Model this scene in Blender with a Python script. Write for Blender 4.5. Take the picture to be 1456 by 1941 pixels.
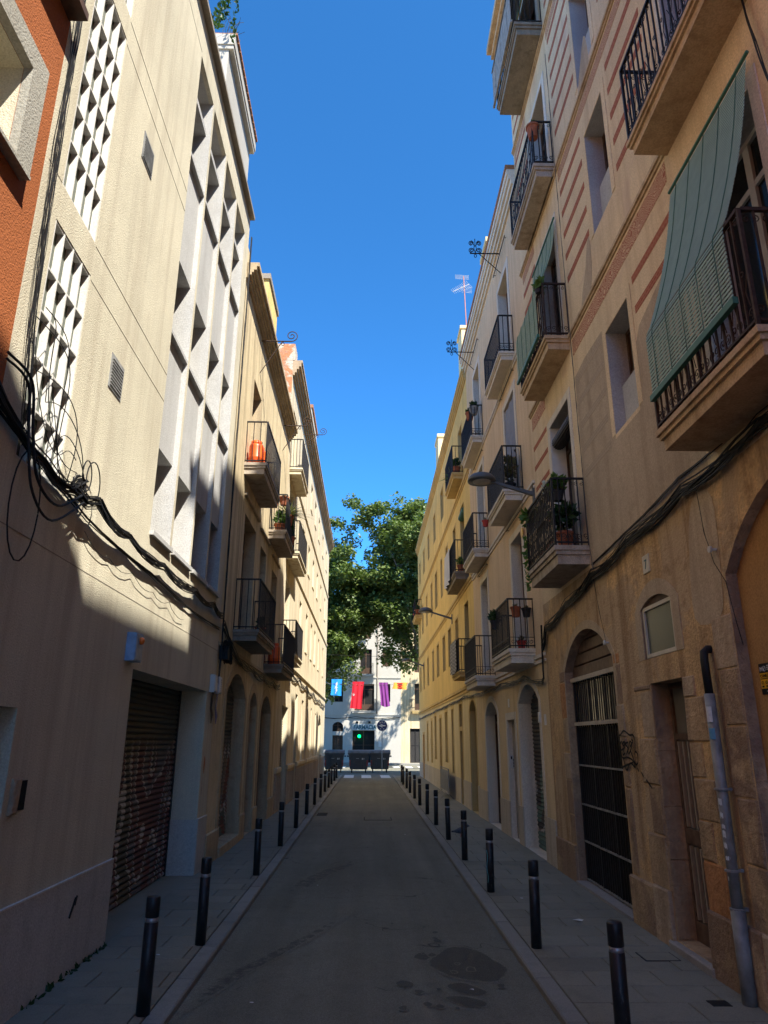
import bpy, bmesh, math, random
from mathutils import Vector, Matrix

# ------------------------------------------------------------------ clear
for o in list(bpy.data.objects):
    bpy.data.objects.remove(o, do_unlink=True)
scene = bpy.context.scene
C = scene.collection
rnd = random.Random(11)
PI = math.pi

# ------------------------------------------------------------------ camera
cam_d = bpy.data.cameras.new('camera')
cam = bpy.data.objects.new('camera', cam_d)
C.objects.link(cam)
cam_d.sensor_fit = 'VERTICAL'
cam_d.sensor_height = 36.0
cam_d.lens = 36.0 * 1346.0 / 1941.0
cam_d.clip_start = 0.05
cam_d.clip_end = 2000
cam.matrix_world = Matrix(((0.99975103, -0.01066811, -0.01959757, 0.0),
                           (-0.02192177, -0.30584408, -0.9518292, 0.0),
                           (0.00416042, 0.95202184, -0.3060018, 2.0),
                           (0, 0, 0, 1)))
scene.camera = cam

# ------------------------------------------------------------------ light
SUN = Vector((1.0, -1.3, 2.15)).normalized()
world = bpy.data.worlds.new('World')
scene.world = world
world.use_nodes = True
wn = world.node_tree.nodes
wl = world.node_tree.links
bg = wn.get('Background')
sky = wn.new('ShaderNodeTexSky')
sky.sky_type = 'NISHITA'
sky.sun_disc = False
sky.sun_elevation = math.asin(SUN.z)
sky.sun_rotation = math.atan2(SUN.x, SUN.y)
sky.air_density = 0.6
sky.altitude = 2000
sky.dust_density = 0.0
sky.ozone_density = 10.0
hs = wn.new('ShaderNodeHueSaturation')
hs.inputs['Saturation'].default_value = 1.12
hs.inputs['Hue'].default_value = 0.492
wl.new(sky.outputs[0], hs.inputs['Color'])
wl.new(hs.outputs[0], bg.inputs[0])
bg.inputs[1].default_value = 0.078
sun_d = bpy.data.lights.new('sun', 'SUN')
sun_d.energy = 2.0
sun_d.angle = math.radians(0.53)
sun_d.color = (1.0, 0.955, 0.86)
sun = bpy.data.objects.new('sun', sun_d)
C.objects.link(sun)
sun.location = (20, -26, 43)
sun.rotation_euler = SUN.to_track_quat('Z', 'Y').to_euler()
vs = scene.view_settings
vs.view_transform = 'Standard'
vs.look = 'None'
vs.exposure = 2.72
vs.gamma = 1.0
vs.use_curve_mapping = False
scene.render.engine = 'CYCLES'
scene.cycles.max_bounces = 10
scene.cycles.diffuse_bounces = 8

# ------------------------------------------------------------------ materials
MAT = {}


def nt(name):
    m = bpy.data.materials.new(name)
    m.use_nodes = True
    n = m.node_tree.nodes
    b = n.get('Principled BSDF')
    MAT[name] = m
    return m, n, m.node_tree.links, b


def plain(name, col, rough=0.7, metal=0.0, var=0.12, scale=8.0, spec=0.3):
    m, n, l, b = nt(name)
    g = n.new('ShaderNodeNewGeometry')
    t = n.new('ShaderNodeTexNoise')
    t.inputs['Scale'].default_value = scale
    t.inputs['Detail'].default_value = 5
    l.new(g.outputs['Position'], t.inputs['Vector'])
    r = n.new('ShaderNodeValToRGB')
    r.color_ramp.elements[0].position = 0.3
    r.color_ramp.elements[1].position = 0.7
    r.color_ramp.elements[0].color = [c * (1 - var) for c in col] + [1]
    r.color_ramp.elements[1].color = [min(1, c * (1 + var)) for c in col] + [1]
    l.new(t.outputs[0], r.inputs[0])
    l.new(r.outputs[0], b.inputs['Base Color'])
    b.inputs['Roughness'].default_value = rough
    b.inputs['Metallic'].default_value = metal
    b.inputs['Specular IOR Level'].default_value = spec
    return m


def mapped(n, l, sx, sy, sz):
    g = n.new('ShaderNodeNewGeometry')
    mp = n.new('ShaderNodeMapping')
    mp.inputs['Scale'].default_value = (sx, sy, sz)
    l.new(g.outputs['Position'], mp.inputs['Vector'])
    return mp.outputs[0]


def noise(n, l, vec, scale, detail=6, rough=0.55, dist=0.0):
    t = n.new('ShaderNodeTexNoise')
    t.inputs['Scale'].default_value = scale
    t.inputs['Detail'].default_value = detail
    t.inputs['Roughness'].default_value = rough
    t.inputs['Distortion'].default_value = dist
    l.new(vec, t.inputs['Vector'])
    return t.outputs[0]


def ramp(n, l, fac, p0, p1, c0=(0, 0, 0, 1), c1=(1, 1, 1, 1)):
    r = n.new('ShaderNodeValToRGB')
    r.color_ramp.elements[0].position = p0
    r.color_ramp.elements[1].position = p1
    r.color_ramp.elements[0].color = c0
    r.color_ramp.elements[1].color = c1
    l.new(fac, r.inputs[0])
    return r.outputs[0]


def mix(n, l, fac, a, b, mode='MIX'):
    x = n.new('ShaderNodeMix')
    x.data_type = 'RGBA'
    x.blend_type = mode
    if isinstance(fac, (int, float)):
        x.inputs[0].default_value = fac
    else:
        l.new(fac, x.inputs[0])
    for sock, val in ((x.inputs[6], a), (x.inputs[7], b)):
        if isinstance(val, tuple):
            sock.default_value = (val + (1,))[:4]
        else:
            l.new(val, sock)
    return x.outputs[2]


def plaster(name, col, dirt=(0.2, 0.16, 0.12), mott=0.18, streak=0.35, grime=0.25, bump=0.25, grain=55.0,
            patch=None, patch_amt=(0.6, 0.66)):
    """rendered wall: cloudy mottling, run-off streaks, dirt blotches, optional worn patches showing another coat"""
    m, n, l, b = nt(name)
    p1 = mapped(n, l, 1, 1, 1)
    pst = mapped(n, l, 3.2, 3.2, 0.16)
    big = noise(n, l, p1, 0.55, 7, 0.6, 0.4)
    fine = noise(n, l, p1, grain, 3, 0.6)
    mid = noise(n, l, p1, 6.0, 6, 0.65)
    st = noise(n, l, pst, 1.6, 6, 0.62)
    c0 = tuple(c * (1 - mott) for c in col)
    c1 = tuple(min(0.9, c * (1 + mott * 0.6)) for c in col)
    colr = ramp(n, l, big, 0.32, 0.68, c0 + (1,), c1 + (1,))
    sp = ramp(n, l, fine, 0.30, 0.70, (0.78, 0.78, 0.78, 1), (1.12, 1.12, 1.12, 1))
    colr = mix(n, l, 1.0, colr, sp, 'MULTIPLY')
    if patch:
        pm = noise(n, l, p1, 1.1, 8, 0.62, 0.8)
        pf = ramp(n, l, pm, patch_amt[0], patch_amt[1])
        colr = mix(n, l, pf, colr, patch)
    sf = ramp(n, l, st, 0.47, 0.70, (0, 0, 0, 1), (streak, streak, streak, 1))
    colr = mix(n, l, sf, colr, dirt)
    gf = ramp(n, l, mid, 0.52, 0.74, (0, 0, 0, 1), (grime, grime, grime, 1))
    colr = mix(n, l, gf, colr, dirt)
    l.new(colr, b.inputs['Base Color'])
    b.inputs['Roughness'].default_value = 0.92
    b.inputs['Specular IOR Level'].default_value = 0.15
    bp = n.new('ShaderNodeBump')
    bp.inputs['Strength'].default_value = bump
    bp.inputs['Distance'].default_value = 0.02
    l.new(fine, bp.inputs['Height'])
    bp2 = n.new('ShaderNodeBump')
    bp2.inputs['Strength'].default_value = bump * 0.3
    bp2.inputs['Distance'].default_value = 0.03
    l.new(mid, bp2.inputs['Height'])
    l.new(bp.outputs[0], bp2.inputs['Normal'])
    l.new(bp2.outputs[0], b.inputs['Normal'])
    return m


plaster('wall_beige', (0.62, 0.563, 0.425), dirt=(0.40, 0.34, 0.25), mott=0.13, streak=0.6, grime=0.22, bump=0.5, grain=70)
plaster('concrete_grey', (0.47, 0.46, 0.44), dirt=(0.3, 0.28, 0.26), mott=0.14, streak=0.3, grime=0.3, bump=0.3)
plaster('concrete_frame', (0.36, 0.34, 0.29), mott=0.12, streak=0.1, grime=0.3, bump=0.5)
plaster('fin_white', (0.66, 0.64, 0.59), mott=0.05, streak=0.25, grime=0.1, bump=0.1)
plaster('wall_orange', (0.36, 0.115, 0.04), dirt=(0.25, 0.08, 0.03), mott=0.12, streak=0.15, grime=0.3, bump=0.6, grain=60)
plaster('wall_cream_c', (0.65, 0.53, 0.33), dirt=(0.24, 0.18, 0.11), mott=0.16, streak=0.7, grime=0.3)
plaster('stone_c', (0.50, 0.39, 0.25), dirt=(0.16, 0.12, 0.08), mott=0.18, streak=0.4, grime=0.4)
plaster('wall_cream_d', (0.68, 0.595, 0.42), dirt=(0.36, 0.24, 0.13), mott=0.08, streak=0.8, grime=0.15)
plaster('wall_seven', (0.77, 0.60, 0.38), dirt=(0.47, 0.32, 0.19), mott=0.14, streak=0.45, grime=0.2,
        patch=(0.64, 0.48, 0.33), patch_amt=(0.56, 0.66))
plaster('wall_seven_low', (0.68, 0.455, 0.235), dirt=(0.27, 0.165, 0.085), mott=0.38, streak=1.0, grime=0.8, bump=1.0,
        grain=30, patch=(0.50, 0.36, 0.22), patch_amt=(0.46, 0.53))
plaster('plaster_grey_brown', (0.50, 0.39, 0.27), dirt=(0.19, 0.13, 0.08), mott=0.14, streak=0.35, grime=0.25)
plaster('wall_seven_orange', (0.44, 0.25, 0.105), dirt=(0.16, 0.08, 0.03), mott=0.1, streak=0.2, grime=0.2)
plaster('wall_peach', (0.76, 0.57, 0.36), dirt=(0.36, 0.22, 0.12), mott=0.10, streak=0.35, grime=0.12, bump=0.2)
plaster('wall_peach_low', (0.74, 0.57, 0.34), dirt=(0.3, 0.2, 0.1), mott=0.12, streak=0.3, grime=0.15, bump=0.2)
plaster('trim_grey', (0.72, 0.65, 0.54), dirt=(0.3, 0.25, 0.18), mott=0.08, streak=0.3, grime=0.1, bump=0.12)
plaster('plinth_peach', (0.56, 0.49, 0.39), mott=0.12, streak=0.3, grime=0.25, bump=0.3)
plaster('wall_yellow', (0.80, 0.57, 0.21), dirt=(0.38, 0.23, 0.07), mott=0.12, streak=0.45, grime=0.15, bump=0.2)
plaster('wall_yellow_low', (0.76, 0.63, 0.37), dirt=(0.35, 0.24, 0.1), mott=0.10, streak=0.4, grime=0.15, bump=0.2)
plaster('trim_yellow', (0.64, 0.46, 0.2), dirt=(0.3, 0.19, 0.07), mott=0.10, streak=0.35, grime=0.2, bump=0.2)
plaster('wall_white', (0.46, 0.435, 0.38), dirt=(0.4, 0.36, 0.3), mott=0.06, streak=0.4, grime=0.15, bump=0.2)
plaster('plinth_grey', (0.52, 0.50, 0.455), dirt=(0.2, 0.19, 0.18), mott=0.10, streak=0.25, grime=0.3, bump=0.4)
plaster('slab_stone', (0.50, 0.42, 0.33), dirt=(0.15, 0.115, 0.08), mott=0.18, streak=0.5, grime=0.5, bump=0.3)
plaster('slab_stone_warm', (0.58, 0.43, 0.27), dirt=(0.2, 0.12, 0.06), mott=0.18, streak=0.45, grime=0.45, bump=0.3)
plaster('slab_dark', (0.30, 0.255, 0.20), dirt=(0.08, 0.065, 0.05), mott=0.2, streak=0.4, grime=0.5, bump=0.3)
plaster('rubble_brick', (0.50, 0.42, 0.33), dirt=(0.30, 0.25, 0.2), mott=0.2, streak=0.1, grime=0.6, bump=1.0, grain=14,
        patch=(0.46, 0.19, 0.09), patch_amt=(0.50, 0.54))
plaster('roof_tile', (0.36, 0.17, 0.09), mott=0.2, streak=0.1, grime=0.5, bump=0.5)
plaster('coping', (0.30, 0.26, 0.21), mott=0.15, streak=0.2, grime=0.4)
plaster('cornice_d', (0.42, 0.31, 0.20), dirt=(0.14, 0.09, 0.05), mott=0.25, streak=0.3, grime=0.5, bump=0.4)
plaster('stone_block', (0.50, 0.355, 0.215), dirt=(0.17, 0.12, 0.08), mott=0.35, streak=0.5, grime=0.6, bump=1.0, grain=24,
        patch=(0.30, 0.205, 0.14), patch_amt=(0.47, 0.55))
plaster('stone_red', (0.52, 0.26, 0.12), dirt=(0.16, 0.08, 0.04), mott=0.3, streak=0.3, grime=0.5, bump=1.0, grain=20)
plaster('stone_pale', (0.50, 0.38, 0.26), dirt=(0.18, 0.12, 0.08), mott=0.25, streak=0.4, grime=0.4, bump=0.8, grain=24)

plain('iron', (0.022, 0.02, 0.02), 0.55, 0.3, 0.3, 20)
plain('iron_rust', (0.05, 0.03, 0.022), 0.7, 0.2, 0.4, 20)
plain('bollard_black', (0.018, 0.018, 0.020), 0.45, 0.1, 0.3, 14, 0.45)
m_, n_, l_ = MAT['bollard_black'], MAT['bollard_black'].node_tree.nodes, MAT['bollard_black'].node_tree.links
b_ = n_.get('Principled BSDF')
sc_ = ramp(n_, l_, noise(n_, l_, mapped(n_, l_, 1, 1, .35), 34, 6, .7), .60, .68)
base_ = b_.inputs['Base Color'].links[0].from_socket
l_.new(mix(n_, l_, sc_, base_, (0.085, 0.08, 0.075)), b_.inputs['Base Color'])
plain('steel', (0.36, 0.355, 0.35), 0.4, 0.5, 0.2, 30)
plain('galvanised', (0.26, 0.255, 0.24), 0.55, 0.25, 0.3, 9)
plain('rubber', (0.012, 0.012, 0.013), 0.6, 0, 0.2, 20)
plain('cable_black', (0.010, 0.010, 0.011), 0.6, 0, 0.2, 20)
plain('cable_grey', (0.12, 0.105, 0.09), 0.7, 0, 0.2, 20)
plain('wood_brown', (0.075, 0.042, 0.026), 0.6, 0, 0.35, 12)
plain('wood_door', (0.13, 0.085, 0.06), 0.6, 0, 0.3, 12)
plain('wood_grey', (0.30, 0.285, 0.26), 0.8, 0, 0.3, 10)
plain('frame_white', (0.62, 0.60, 0.56), 0.5, 0, 0.08, 8)
plain('frame_cream', (0.55, 0.50, 0.40), 0.5, 0, 0.1, 8)
plain('alu_beige', (0.42, 0.37, 0.30), 0.45, 0.3, 0.1, 8)
plain('shutter_grey', (0.20, 0.20, 0.20), 0.5, 0.3, 0.2, 8)
plain('terracotta', (0.36, 0.11, 0.05), 0.8, 0, 0.2, 14)
plain('pot_dark', (0.03, 0.03, 0.035), 0.6, 0, 0.2, 14)
plain('bottle_orange', (0.78, 0.10, 0.012), 0.4, 0, 0.08, 8, 0.5)
plain('blind_green', (0.30, 0.44, 0.36), 0.55, 0, 0.08, 10)
plain('blind_bar', (0.055, 0.17, 0.115), 0.5, 0, 0.12, 10)
plain('blind_pale', (0.33, 0.43, 0.30), 0.6, 0, 0.1, 10)
plain('box_blue', (0.23, 0.36, 0.55), 0.5, 0.1, 0.2, 14)
plain('box_front', (0.30, 0.36, 0.42), 0.5, 0.1, 0.15, 14)
plain('lens_amber', (0.75, 0.16, 0.02), 0.25, 0, 0.05, 8, 0.5)
plain('plastic_white', (0.52, 0.52, 0.49), 0.5, 0, 0.06, 8)
plain('paint_white', (0.62, 0.61, 0.58), 0.7, 0, 0.15, 6)
plain('paint_black', (0.012, 0.012, 0.012), 0.6, 0, 0.1, 6)
plain('sign_black', (0.012, 0.012, 0.014), 0.4, 0, 0.1, 6)
plain('sign_yellow', (0.72, 0.40, 0.02), 0.4, 0, 0.04, 6)
plain('sign_blue', (0.02, 0.03, 0.12), 0.35, 0, 0.1, 6)
plain('sign_teal', (0.16, 0.50, 0.53), 0.4, 0, 0.05, 6)
plain('sign_panel', (0.40, 0.44, 0.44), 0.4, 0, 0.05, 6)
plain('text_dark', (0.02, 0.10, 0.13), 0.4, 0, 0.1, 6)
plain('paper', (0.62, 0.62, 0.60), 0.7, 0, 0.12, 40)
plain('sticker_blue', (0.12, 0.30, 0.42), 0.5, 0, 0.1, 40)
plain('flag_blue', (0.015, 0.24, 0.66), 0.8, 0, 0.06, 3)
plain('flag_red', (0.55, 0.012, 0.028), 0.8, 0, 0.06, 3)
plain('flag_purple', (0.18, 0.035, 0.20), 0.8, 0, 0.08, 3)
plain('flag_stripe_yellow', (0.70, 0.34, 0.05), 0.8, 0, 0.06, 3)
plain('cloth_white', (0.62, 0.62, 0.64), 0.9, 0, 0.05, 6)
plain('cloth_grey', (0.26, 0.28, 0.33), 0.9, 0, 0.08, 6)
plain('bin_grey', (0.060, 0.064, 0.072), 0.5, 0, 0.12, 5)
plain('bin_lid', (0.16, 0.165, 0.175), 0.5, 0, 0.12, 5)
plain('red_plastic', (0.45, 0.04, 0.03), 0.5, 0, 0.1, 5)
plain('pigeon_grey', (0.10, 0.105, 0.12), 0.8, 0, 0.3, 40)
plain('curtain', (0.45, 0.44, 0.45), 0.9, 0, 0.1, 5)
plain('lamp_grey', (0.11, 0.115, 0.12), 0.5, 0.3, 0.1, 6)
plain('lamp_glass', (0.45, 0.44, 0.40), 0.2, 0, 0.1, 30)
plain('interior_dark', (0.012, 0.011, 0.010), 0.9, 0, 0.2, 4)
plain('bark', (0.17, 0.145, 0.115), 0.9, 0, 0.35, 5)
plain('twig', (0.10, 0.075, 0.05), 0.9, 0, 0.3, 9)
plain('mast_red', (0.40, 0.17, 0.14), 0.6, 0.2, 0.1, 9)
plain('soil', (0.05, 0.035, 0.025), 0.95, 0, 0.3, 20)

# glass: dark pane with a sharp reflection
m, n, l, b = nt('glass')
oi = n.new('ShaderNodeObjectInfo')
cu_ = n.new('ShaderNodeValToRGB')
cu_.color_ramp.interpolation = 'CONSTANT'
cu_.color_ramp.elements[0].color = (0.016, 0.018, 0.018, 1)
cu_.color_ramp.elements[1].position = 0.72
cu_.color_ramp.elements[1].color = (0.17, 0.16, 0.14, 1)
e_ = cu_.color_ramp.elements.new(0.5)
e_.color = (0.05, 0.045, 0.04, 1)
l.new(oi.outputs['Random'], cu_.inputs[0])
l.new(cu_.outputs[0], b.inputs['Base Color'])
b.inputs['Roughness'].default_value = 0.08
b.inputs['Specular IOR Level'].default_value = 0.35
m, n, l, b = nt('glass_green')
b.inputs['Base Color'].default_value = (0.075, 0.088, 0.07, 1)
b.inputs['Roughness'].default_value = 0.25
b.inputs['Specular IOR Level'].default_value = 0.5
# lit pharmacy cross (gives off light)
m, n, l, b = nt('led_green')
b.inputs['Base Color'].default_value = (0.0, 0.3, 0.05, 1)
b.inputs['Emission Color'].default_value = (0.0, 1.0, 0.16, 1)
b.inputs['Emission Strength'].default_value = 0.9


def foliage(name, c_dark, c_light, trans=0.35):
    m, n, l, b = nt(name)
    p = mapped(n, l, 1, 1, 1)
    v = noise(n, l, p, 1.3, 4)
    v2 = noise(n, l, p, 9.0, 2)
    c = ramp(n, l, v, 0.3, 0.7, c_dark + (1,), c_light + (1,))
    c = mix(n, l, 0.4, c, ramp(n, l, v2, 0.3, 0.7, c_dark + (1,), c_light + (1,)))
    l.new(c, b.inputs['Base Color'])
    b.inputs['Roughness'].default_value = 0.5
    b.inputs['Specular IOR Level'].default_value = 0.35
    tr = n.new('ShaderNodeBsdfTranslucent')
    c2 = mix(n, l, 1.0, c, (1.0, 1.25, 0.45), 'MULTIPLY')
    l.new(c2, tr.inputs[0])
    ms = n.new('ShaderNodeMixShader')
    ms.inputs[0].default_value = trans
    out = n.get('Material Output')
    l.new(b.outputs[0], ms.inputs[1])
    l.new(tr.outputs[0], ms.inputs[2])
    l.new(ms.outputs[0], out.inputs[0])
    return m


foliage('leaf_plane', (0.05, 0.085, 0.022), (0.19, 0.23, 0.065), 0.28)
foliage('leaf_dark', (0.016, 0.04, 0.012), (0.04, 0.085, 0.025))
foliage('leaf_light', (0.06, 0.13, 0.03), (0.14, 0.22, 0.06))
foliage('leaf_dry', (0.10, 0.09, 0.045), (0.20, 0.18, 0.10))
foliage('flower_white', (0.5, 0.5, 0.48), (0.7, 0.7, 0.68), 0.3)


def ground_mat(name, col, dark, grain=90.0, bump=0.35, spots=0.0, joints=False):
    m, n, l, b = nt(name)
    p = mapped(n, l, 1, 1, 1)
    big = noise(n, l, p, 0.5, 6, 0.6, 0.5)
    mid = noise(n, l, p, 5.0, 6, 0.65)
    fine = noise(n, l, p, grain, 2, 0.6)
    c = ramp(n, l, big, 0.3, 0.7, tuple(x * 0.84 for x in col) + (1,), tuple(x * 1.14 for x in col) + (1,))
    c = mix(n, l, 1.0, c, ramp(n, l, fine, 0.2, 0.8, (0.72, 0.72, 0.72, 1), (1.25, 1.25, 1.25, 1)), 'MULTIPLY')
    c = mix(n, l, ramp(n, l, mid, 0.52, 0.8, (0, 0, 0, 1), (0.55, 0.55, 0.55, 1)), c, dark)
    if spots:
        v = n.new('ShaderNodeTexVoronoi')
        v.inputs['Scale'].default_value = 2.4
        l.new(p, v.inputs['Vector'])
        c = mix(n, l, ramp(n, l, v.outputs['Distance'], 0.035, 0.05, (spots, spots, spots, 1), (0, 0, 0, 1)), c, dark)
    if joints:
        oi = n.new('ShaderNodeObjectInfo')
        c = mix(n, l, 1.0, c, ramp(n, l, oi.outputs['Random'], 0.0, 1.0, (0.9, 0.9, 0.9, 1), (1.08, 1.08, 1.08, 1)), 'MULTIPLY')
    l.new(c, b.inputs['Base Color'])
    b.inputs['Roughness'].default_value = 0.88
    b.inputs['Specular IOR Level'].default_value = 0.25
    bp = n.new('ShaderNodeBump')
    bp.inputs['Strength'].default_value = bump
    bp.inputs['Distance'].default_value = 0.01
    l.new(fine, bp.inputs['Height'])
    l.new(bp.outputs[0], b.inputs['Normal'])
    return m




def asphalt_mat():
    """aggregate speckle, wheel-track polish, long stains, hairline cracks; the colour attribute 'wet' darkens damp patches softly"""
    m, n, l, b = nt('asphalt')
    p = mapped(n, l, 1, 1, 1)
    big = noise(n, l, p, 0.45, 6, 0.6, 0.6)
    lane = noise(n, l, mapped(n, l, 1.6, 0.07, 1), 1.5, 5, 0.6)
    mid = noise(n, l, p, 4.5, 6, 0.7)
    fine = noise(n, l, p, 160, 2, 0.7)
    v = n.new('ShaderNodeTexVoronoi')
    v.inputs['Scale'].default_value = 130
    l.new(p, v.inputs['Vector'])
    c = ramp(n, l, big, 0.3, 0.7, (0.152, 0.147, 0.112, 1), (0.202, 0.194, 0.150, 1))
    c = mix(n, l, 1.0, c, ramp(n, l, lane, 0.3, 0.7, (0.80, 0.80, 0.80, 1), (1.16, 1.16, 1.16, 1)), 'MULTIPLY')
    c = mix(n, l, 1.0, c, ramp(n, l, fine, 0.3, 0.7, (0.66, 0.66, 0.66, 1), (1.3, 1.3, 1.3, 1)), 'MULTIPLY')
    c = mix(n, l, 1.0, c, ramp(n, l, v.outputs['Color'], 0.2, 0.9, (0.80, 0.80, 0.80, 1), (1.22, 1.22, 1.22, 1)), 'MULTIPLY')
    c = mix(n, l, ramp(n, l, mid, 0.5, 0.75, (0, 0, 0, 1), (0.5, 0.5, 0.5, 1)), c, (0.105, 0.10, 0.08))
    vc = n.new('ShaderNodeTexVoronoi')
    vc.feature = 'DISTANCE_TO_EDGE'
    vc.inputs['Scale'].default_value = 0.55
    pw = n.new('ShaderNodeVectorMath')
    pw.operation = 'ADD'
    nz = n.new('ShaderNodeTexNoise')
    nz.inputs['Scale'].default_value = 2.2
    l.new(p, nz.inputs['Vector'])
    l.new(p, pw.inputs[0])
    l.new(nz.outputs[1], pw.inputs[1])
    l.new(pw.outputs[0], vc.inputs['Vector'])
    ck = ramp(n, l, vc.outputs['Distance'], 0.002, 0.006, (1, 1, 1, 1), (0, 0, 0, 1))
    cm = ramp(n, l, noise(n, l, p, 0.7, 3), 0.52, 0.58)
    ckm = n.new('ShaderNodeMath')
    ckm.operation = 'MULTIPLY'
    l.new(ck, ckm.inputs[0])
    l.new(cm, ckm.inputs[1])
    c = mix(n, l, ckm.outputs[0], c, (0.05, 0.048, 0.04))
    at = n.new('ShaderNodeAttribute')
    at.attribute_name = 'wet'
    wn_ = noise(n, l, p, 9, 5, 0.65)
    ad = n.new('ShaderNodeMath')
    ad.operation = 'ADD'
    l.new(at.outputs['Fac'], ad.inputs[0])
    l.new(wn_, ad.inputs[1])
    wf = ramp(n, l, ad.outputs[0], 0.86, 1.12)
    gt = n.new('ShaderNodeMath')
    gt.operation = 'MULTIPLY'
    st_ = ramp(n, l, at.outputs['Fac'], 0.0, 0.12)
    l.new(wf, gt.inputs[0])
    l.new(st_, gt.inputs[1])
    cw = mix(n, l, 1.0, c, (0.36, 0.36, 0.36), 'MULTIPLY')
    c = mix(n, l, gt.outputs[0], c, cw)
    l.new(c, b.inputs['Base Color'])
    rr = ramp(n, l, gt.outputs[0], 0, 1, (0.86, 0.86, 0.86, 1), (0.62, 0.62, 0.62, 1))
    l.new(rr, b.inputs['Roughness'])
    b.inputs['Specular IOR Level'].default_value = 0.25
    bp = n.new('ShaderNodeBump')
    bp.inputs['Strength'].default_value = 0.6
    bp.inputs['Distance'].default_value = 0.008
    l.new(fine, bp.inputs['Height'])
    l.new(bp.outputs[0], b.inputs['Normal'])


asphalt_mat()
ground_mat('paving', (0.225, 0.215, 0.17), (0.14, 0.134, 0.108), 120, 0.2, 0.6, True)
ground_mat('paving_bed', (0.035, 0.035, 0.033), (0.02, 0.02, 0.02), 120, 0.2)
ground_mat('kerb', (0.25, 0.24, 0.21), (0.14, 0.135, 0.12), 100, 0.25, 0.3, True)
ground_mat('cover_iron', (0.030, 0.030, 0.031), (0.018, 0.018, 0.018), 60, 0.3)
ground_mat('doorstep', (0.30, 0.28, 0.26), (0.14, 0.13, 0.12), 80, 0.2)


def graffiti_mat(name, seed, base, c1, c2, amp=1.0):
    """sprayed bubble letters: contour lines of a warped noise give outlines, bands give fills"""
    m, n, l, b = nt(name)
    g = n.new('ShaderNodeNewGeometry')
    mp = n.new('ShaderNodeMapping')
    mp.inputs['Location'].default_value = (seed, seed * 0.7, seed * 1.3)
    mp.inputs['Scale'].default_value = (0.2, 0.95, 0.48)
    l.new(g.outputs['Position'], mp.inputs['Vector'])
    t = noise(n, l, mp.outputs[0], 1.35, 1.0, 0.4, 0.9)
    big = noise(n, l, mp.outputs[0], 0.8, 2, 0.5)
    p = mapped(n, l, 1, 1, 1)
    fine = noise(n, l, p, 26, 4, 0.65)
    r = n.new('ShaderNodeValToRGB')
    r.color_ramp.interpolation = 'CONSTANT'
    els = r.color_ramp.elements
    els[0].position = 0.0
    els[0].color = base + (1,)
    els[1].position = 0.40
    els[1].color = (0.46, 0.44, 0.42, 1)
    for pos, cc in ((0.435, c1), (0.50, c2), (0.60, (0.48, 0.45, 0.43)), (0.635, c1)):
        e = els.new(pos)
        e.color = cc + (1,)
    l.new(t, r.inputs[0])
    sep = n.new('ShaderNodeSeparateXYZ')
    l.new(g.outputs['Position'], sep.inputs[0])
    hz = ramp(n, l, sep.outputs[2], 0.0, 1.0)
    mr = n.new('ShaderNodeMapRange')
    mr.inputs[1].default_value = 1.75
    mr.inputs[2].default_value = 2.05
    l.new(sep.outputs[2], mr.inputs[0])
    c = mix(n, l, mr.outputs[0], r.outputs[0], base)
    c = mix(n, l, ramp(n, l, fine, 0.45, 0.75, (0, 0, 0, 1), (0.5, 0.5, 0.5, 1)), c, tuple(x * 0.5 for x in base))
    l.new(c, b.inputs['Base Color'])
    b.inputs['Roughness'].default_value = 0.65
    b.inputs['Metallic'].default_value = 0.1
    return m


graffiti_mat('shutter_graffiti', 3.1, (0.07, 0.066, 0.05), (0.13, 0.05, 0.048), (0.13, 0.115, 0.13))
graffiti_mat('shutter_graffiti_b', 9.7, (0.10, 0.09, 0.075), (0.20, 0.075, 0.05), (0.11, 0.13, 0.11))
graffiti_mat('shutter_graffiti_c', 5.3, (0.085, 0.085, 0.08), (0.11, 0.19, 0.16), (0.07, 0.06, 0.055))


def band_mat(name, c_bg, c_fg, mode):
    """painted frieze: running scroll or key pattern, flat paint on the wall"""
    m, n, l, b = nt(name)
    p = mapped(n, l, 1, 1, 1)
    fine = noise(n, l, p, 40, 3, 0.7)
    if mode == 'scroll':
        w = n.new('ShaderNodeTexVoronoi')
        w.feature = 'F1'
        w.inputs['Scale'].default_value = 9.0
        l.new(p, w.inputs['Vector'])
        wv = n.new('ShaderNodeMath')
        wv.operation = 'SINE'
        mm = n.new('ShaderNodeMath')
        mm.operation = 'MULTIPLY'
        mm.inputs[1].default_value = 34.0
        l.new(w.outputs['Distance'], mm.inputs[0])
        l.new(mm.outputs[0], wv.inputs[0])
        f = ramp(n, l, wv.outputs[0], 0.2, 0.45)
    else:
        w = n.new('ShaderNodeTexBrick')
        w.inputs['Scale'].default_value = 9.0
        w.inputs['Mortar Size'].default_value = 0.03
        w.inputs['Brick Width'].default_value = 0.7
        w.inputs['Row Height'].default_value = 0.42
        sp = n.new('ShaderNodeSeparateXYZ')
        cb = n.new('ShaderNodeCombineXYZ')
        l.new(p, sp.inputs[0])
        l.new(sp.outputs[1], cb.inputs[0])
        l.new(sp.outputs[2], cb.inputs[1])
        l.new(cb.outputs[0], w.inputs['Vector'])
        f = ramp(n, l, w.outputs['Fac'], 0.3, 0.7)
    c = mix(n, l, f, c_fg, c_bg)
    c = mix(n, l, ramp(n, l, fine, 0.42, 0.62, (0, 0, 0, 1), (0.35, 0.35, 0.35, 1)), c, c_bg)
    l.new(c, b.inputs['Base Color'])
    b.inputs['Roughness'].default_value = 0.9
    return m


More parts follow.
